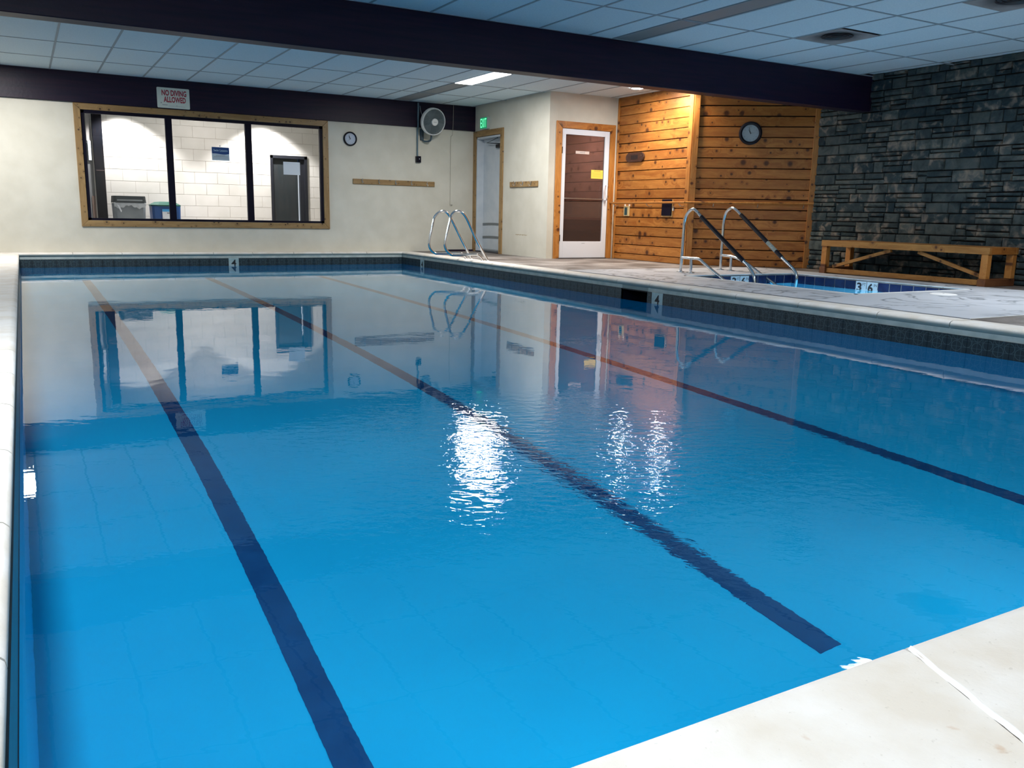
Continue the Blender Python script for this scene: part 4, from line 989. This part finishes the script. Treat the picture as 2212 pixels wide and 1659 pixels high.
box('sheet', dx(8.088), dx(8.318), 0.001, 0.005, 1.284, 1.420, simple('yellow_paper', (0.85, 0.66, 0.10), 0.6), t, MD)
boxes('print', [(dx(8.14), dx(8.27), 0.0003, 0.001, 1.398, 1.407)]+[(dx(8.105), dx(8.30), 0.0003, 0.001, z, z+0.003) for z in (1.378, 1.362, 1.346, 1.330, 1.314)], simple('brown_ink', (0.50, 0.30, 0.06), 0.6), t, MD)
# room behind the glass door
M_PINKW = wood('pinkish_cedar', (0.34, 0.21, 0.17), (0.46, 0.30, 0.25), (0.12, 0.06, 0.05), vary=0.3)
MI = wall_frame(9.0, 14.1, (0, -1))
wi = box('wall_inner', 0, 2.25, 0.02, 0.08, 0, 2.6, M_DARKGAP, None, MI); tag(wi, 'board wall seen through the glass door', kind='structure')
z = 0.95
while z < 2.55:
    box('board', 0, 2.25, 0.0, 0.019, z+0.004, z+0.168, M_PINKW, wi, MI, bevel=0.003); z += 0.172
box('lower_panel', 0, 2.25, 0.0, 0.019, 0.0, 0.94, simple('taupe_panel', (0.30, 0.26, 0.21), 0.6), wi, MI)
tag(boxes('wall_inner', [(7.45, 9.05, 14.1, 14.2, 0, 2.6), (7.44, 7.47, 11.84, 14.1, 0, 2.6), (8.70, 9.05, 11.80, 11.84, 0, 2.6)], simple('brown_inner_paint', (0.28, 0.18, 0.15), 0.7)), 'brown end walls behind the glass door', kind='structure')
tag(box('ceiling', 7.40, 9.05, 11.84, 14.2, 2.5, 2.59, simple('brown_inner_ceiling', (0.3, 0.2, 0.17), 0.7)), 'ceiling behind the glass door', kind='structure')
t = empty('bench', (8.8, 13.0, 0), 'dark wooden bench inside the room behind the glass door', 'bench')
box('seat', 8.55, 8.99, 11.95, 14.0, 0.62, 0.66, M_PINKW, t)
box('apron', 8.56, 8.58, 11.95, 14.0, 0.44, 0.62, simple('dark_apron', (0.10, 0.05, 0.045), 0.6), t)
for y in (12.0, 13.9): box('leg', 8.58, 8.64, y, y+0.06, 0.0, 0.62, M_PINKW, t)

# ---------------------------------------------------------------- things on the cedar walls
wy = lambda y: Y1-y
# octagonal plaque
t = empty('wall_plaque', (X2, 11.2, 1.6), 'dark octagonal wooden plaque on the cedar wall right of the glass door', 'plaque')
px0, px1, pz0, pz1 = wy(11.44), wy(10.975), 1.545, 1.69
pp = [(px0+.06, pz0), (px1-.06, pz0), (px1-.012, pz0+.035), (px1, (pz0+pz1)/2), (px1-.012, pz1-.035), (px1-.06, pz1), (px0+.06, pz1), (px0+.012, pz1-.035), (px0, (pz0+pz1)/2), (px0+.012, pz0+.035)]
n = len(pp)
pb = add('board', [(x, -0.03, z) for x, z in pp]+[(x, 0.0, z) for x, z in pp], [tuple(range(n)), tuple(range(2*n-1, n-1, -1))]+[(i, (i+1) % n, n+(i+1) % n, n+i) for i in range(n)], noisy('dark_plaque', (0.035, 0.016, 0.012), (0.07, 0.03, 0.018), 12, 0.4, world=False, stretch=(1, 1, 5)), t, MW, bevel=0.004)
boxes('carved_panel', [((px0+px1)/2-0.09+0.03*i, (px0+px1)/2-0.07+0.03*i, -0.033, -0.029, 1.585, 1.65) for i in range(6)], simple('carved_black', (0.008, 0.006, 0.008), 0.6), t, MW)
lathe('screw_head', [(0, -0.034), (0.006, -0.033), (0.006, -0.028)], M_STEEL, t, MW, seg=12, cx=px1-0.06, cz=1.64)
# thermostat
t = empty('thermostat', (X2, 11.36, 0.68), 'small tan thermostat box under the wooden rail beside the glass door', 'thermostat')
box('case', wy(11.435), wy(11.30), -0.028, 0.0, 0.695, 0.858, simple('tan_plastic', (0.52, 0.40, 0.20), 0.5), t, MW, bevel=0.006)
box('display', wy(11.405), wy(11.335), -0.031, -0.027, 0.715, 0.835, simple('teal_display', (0.02, 0.06, 0.07), 0.2), t, MW)
for x in (wy(11.43), wy(11.315)): box('tab', x, x+0.016, -0.02, 0.0, 0.858, 0.885, M_WHITEP, t, MW)
# black panel
t = empty('speaker_panel', (X2, 10.35, 0.7), 'black rectangular panel behind the wooden rail on the cedar wall', 'panel')
box('back_box', wy(10.485), wy(10.235), -0.012, 0.0, 0.70, 0.955, simple('tan_surround', (0.62, 0.42, 0.18), 0.5), t, MW)
box('cover', wy(10.468), wy(10.245), -0.03, -0.011, 0.715, 0.962, M_BLACK, t, MW, bevel=0.003)
lathe('latch', [(0, -0.03), (0.013, -0.027), (0.013, 0.0)], M_CHROME, t, MW, seg=14, cx=wy(10.20), cz=0.845)
box('latch_tail', wy(10.222), wy(10.205), -0.02, 0.0, 0.79, 0.83, M_WHITEP, t, MW)
# wooden rail
t = empty('grab_bar', (X2, 10.8, 0.9), 'long thin wooden bar running across both cedar walls at waist height', 'rail')
V, Fc = [], []
P1 = [(X2-0.075, Y1+0.03, 0.905), (X2-0.075, YP+0.02, 0.912)]
tube('bar', [(X2-0.11, 11.70, 0.905), (X2-0.11, YP-0.045, 0.912)], 0.016, M_CEDARV, t, seg=10)
e0 = MG @ Vector((-0.045, -0.085, 0.912)); e1 = MG @ Vector((DIAG-0.01, -0.085, 0.925))
tube('bar', [tuple(Vector((X2-0.11, YP-0.045, 0.912))), tuple(MG @ Vector((0.0, -0.085, 0.912))), tuple(e1)], 0.016, M_CEDARV, t, seg=10)
for y in (11.62, 10.75, 9.98):
    tube('bracket', [(X2, y, 0.86), (X2-0.06, y, 0.855), (X2-0.11, y, 0.893)], 0.007, M_STEEL, t, seg=8, cat=3)
for x in (0.35, 0.98, 1.62):
    tube('bracket', [(x, 0.0, 0.865), (x, -0.05, 0.86), (x, -0.085, 0.90)], 0.007, M_STEEL, t, MG, seg=8, cat=3)

# ---------------------------------------------------------------- pool grab rails
def sweep_rail(name, P, r, mat, parent): return tube(name, P, r, mat, parent, seg=14, cat=5)
near = [(6.03, -0.004), (5.829, .314), (5.69, .58), (5.611, .686), (5.535, .717), (5.466, .700), (5.417, .644), (5.392, .555), (5.326, .293), (5.322, .216), (5.352, .150), (5.414, .098), (5.479, .085), (5.80, .090), (5.86, .078), (5.915, .04), (5.94, -0.004)]
far = [(5.98, -0.004), (5.797, .30), (5.65, .56), (5.563, .685), (5.48, .713), (5.405, .682), (5.352, .625), (5.330, .56), (5.267, .284), (5.268, .195), (5.300, .135), (5.362, .092), (5.42, .086), (5.75, .090), (5.81, .078), (5.86, .04), (5.888, -0.004)]
for pts, y, lab in ((near, 11.37, 'bent steel pool grab rail, the one nearer the glass door'), (far, 11.80, 'bent steel pool grab rail, the one nearer the far wall')):
    t = empty('grab_rail', (5.95, y, 0), lab, 'grab rail', 'steel grab rails at the far end of the pool')
    sweep_rail('rail_tube', [(x, y, z) for x, z in pts], 0.019, M_CHROME, t)
    for x in (pts[0][0], pts[-1][0]):
        lathe('escutcheon', [(0.0, 0.006), (0.021, 0.006), (0.024, 0.003), (0.025, 0.0)], M_CHROME, t, axis='z', cx=x, cz=y, seg=24)
# ---------------------------------------------------------------- hot tub hand rails
def tub_rail(x, top, low, posts, grip, lab, tape=None):
    t = empty('hand_rail', (x, posts[0], 0), lab, 'hand rail', 'steel hand rails of the hot tub')
    up = catmull([(x, y, z) for y, z in top], 6)
    tube('rail_tube', up, 0.019, M_CHROME, t, seg=14)
    tube('step_rail', [(x, y, z) for y, z in low], 0.019, M_CHROME, t, seg=14, cat=5)
    tube('post', [(x, posts[1], 0.006), (x, posts[1], 0.185)], 0.019, M_CHROME, t, seg=14)
    for y in posts: lathe('flange', [(0.0, 0.018), (0.021, 0.018), (0.024, 0.014), (0.048, 0.012), (0.050, 0.005)], M_STEEL, t, axis='z', cx=x, cz=y, seg=24)
    for (a, b), m_ in grip:
        g = tube('grip_sleeve' if m_ is M_BLACKP else 'tape_wrap', [(x, *a), (x, (a[0]+b[0])/2, (a[1]+b[1])/2), (x, *b)], 0.026, m_, t, seg=14)
        g['label'] = 'black foam grip' if m_ is M_BLACKP else 'grey worn band between the foam grips'
M_FOAM = M_BLACKP; M_TAPE = noisy('worn_grey_band', (0.22, 0.26, 0.24), (0.34, 0.36, 0.33), 30, 0.6)
tub_rail(7.36, [(8.556, 0.006), (8.546, .19), (8.538, .48), (8.532, .645), (8.486, .745), (8.392, .800), (8.302, .765), (8.223, .706), (7.86, .458), (7.457, .209), (7.354, .140), (7.270, .050), (7.243, -.042), (7.243, -.25)],
         [(8.556, .19), (8.39, .19), (8.223, .186), (8.12, .138), (7.942, .047), (7.758, -.040), (7.60, -.14)], (8.556, 8.36),
         [(((8.225, .707), (7.45, .205)), M_BLACKP)], 'steel hand rail with long black grip, the one closer to the big pool')
tub_rail(8.25, [(8.774, 0.006), (8.770, .388), (8.767, .656), (8.722, .785), (8.62, .832), (8.53, .795), (8.457, .745), (8.085, .499), (7.718, .243), (7.565, .146), (7.46, .065), (7.428, -.01), (7.44, -.14), (7.44, -.25)],
         [(8.768, .204), (8.588, .199), (8.47, .18), (8.285, .12), (8.033, .0), (7.745, -.128), (7.6, -.20)], (8.774, 8.58),
         [(((8.455, .744), (7.955, .405)), M_BLACKP), (((7.952, .403), (7.80, .301)), M_TAPE), (((7.797, .299), (7.70, .232)), M_BLACKP)],
         'steel hand rail with two black grips and a grey band, farther from the pool')

# ---------------------------------------------------------------- skimmer lid, bench
t = empty('skimmer_lid', (7.83, 5.19, 0.005), 'round white skimmer lid set in the pale deck in front of the hot tub', 'lid')
lathe('cover', [(0.0, 0.013), (0.108, 0.013), (0.122, 0.009), (0.124, 0.005)], M_CAULK, t, axis='z', cx=7.83, cz=5.19)
lathe('finger_hole', [(0.0, 0.0136), (0.009, 0.0136), (0.009, 0.012)], M_INKG, t, axis='z', cx=7.83, cz=5.19, seg=12)
t = empty('bench', (9.58, 6.84, 0), 'long low cedar bench with crossed braces in front of the stone wall', 'bench')
BY0, BY1, BX0, BX1 = 5.68, 8.00, 9.30, 9.86
M_SKID = wood('dark_cedar_block', (0.13, 0.045, 0.018), (0.22, 0.085, 0.03), (0.03, 0.01, 0.006), kscale=7)
nsl = 5; sw = (BX1-BX0-0.045*2-0.004)/nsl
for i in range(nsl):
    a = BX0+0.046+i*sw; box('seat_slat', a+0.003, a+sw-0.003, BY0+0.04, BY1-0.04, 0.405, 0.432, M_BENCH, t, bevel=0.002)
box('side_rail', BX0, BX0+0.042, BY0, BY1, 0.358, 0.437, M_BENCH, t, bevel=0.003); box('side_rail', BX1-0.042, BX1, BY0, BY1, 0.358, 0.437, M_BENCH, t, bevel=0.003)
for y in (BY0+0.001, BY1-0.041): box('end_rail', BX0+0.043, BX1-0.043, y, y+0.04, 0.358, 0.436, M_CEDAR, t, bevel=0.003)
for y in (BY0+0.01, BY1-0.09):
    for x in (BX0+0.004, BX1-0.08): box('leg', x, x+0.076, y, y+0.08, 0.085, 0.357, M_CEDARV, t, bevel=0.003)
    box('skid', BX0-0.004, BX1, y-0.005, y+0.09, 0.0, 0.084, M_SKID, t, bevel=0.004)
box('stretcher', BX0+0.02, BX0+0.06, BY0+0.105, BY1-0.10, 0.012, 0.072, M_BENCH, t, bevel=0.003)
def brace(ya, za, yb, zb_, x):
    d = Vector((0, yb-ya, zb_-za)).normalized(); p = Vector((0, -d.z, d.y))*0.02
    V = []
    for xx in (x, x+0.035):
        for (y, z), s_ in (((ya, za), -1), ((ya, za), 1), ((yb, zb_), 1), ((yb, zb_), -1)): V.append((xx, y+p.y*s_, z+p.z*s_))
    add('brace', V, [(0, 1, 2, 3), (7, 6, 5, 4), (0, 4, 5, 1), (1, 5, 6, 2), (2, 6, 7, 3), (3, 7, 4, 0)], M_BENCH, t)
brace(7.84, 0.095, 6.98, 0.345, BX0+0.06); brace(5.79, 0.115, 6.60, 0.345, BX0+0.06)
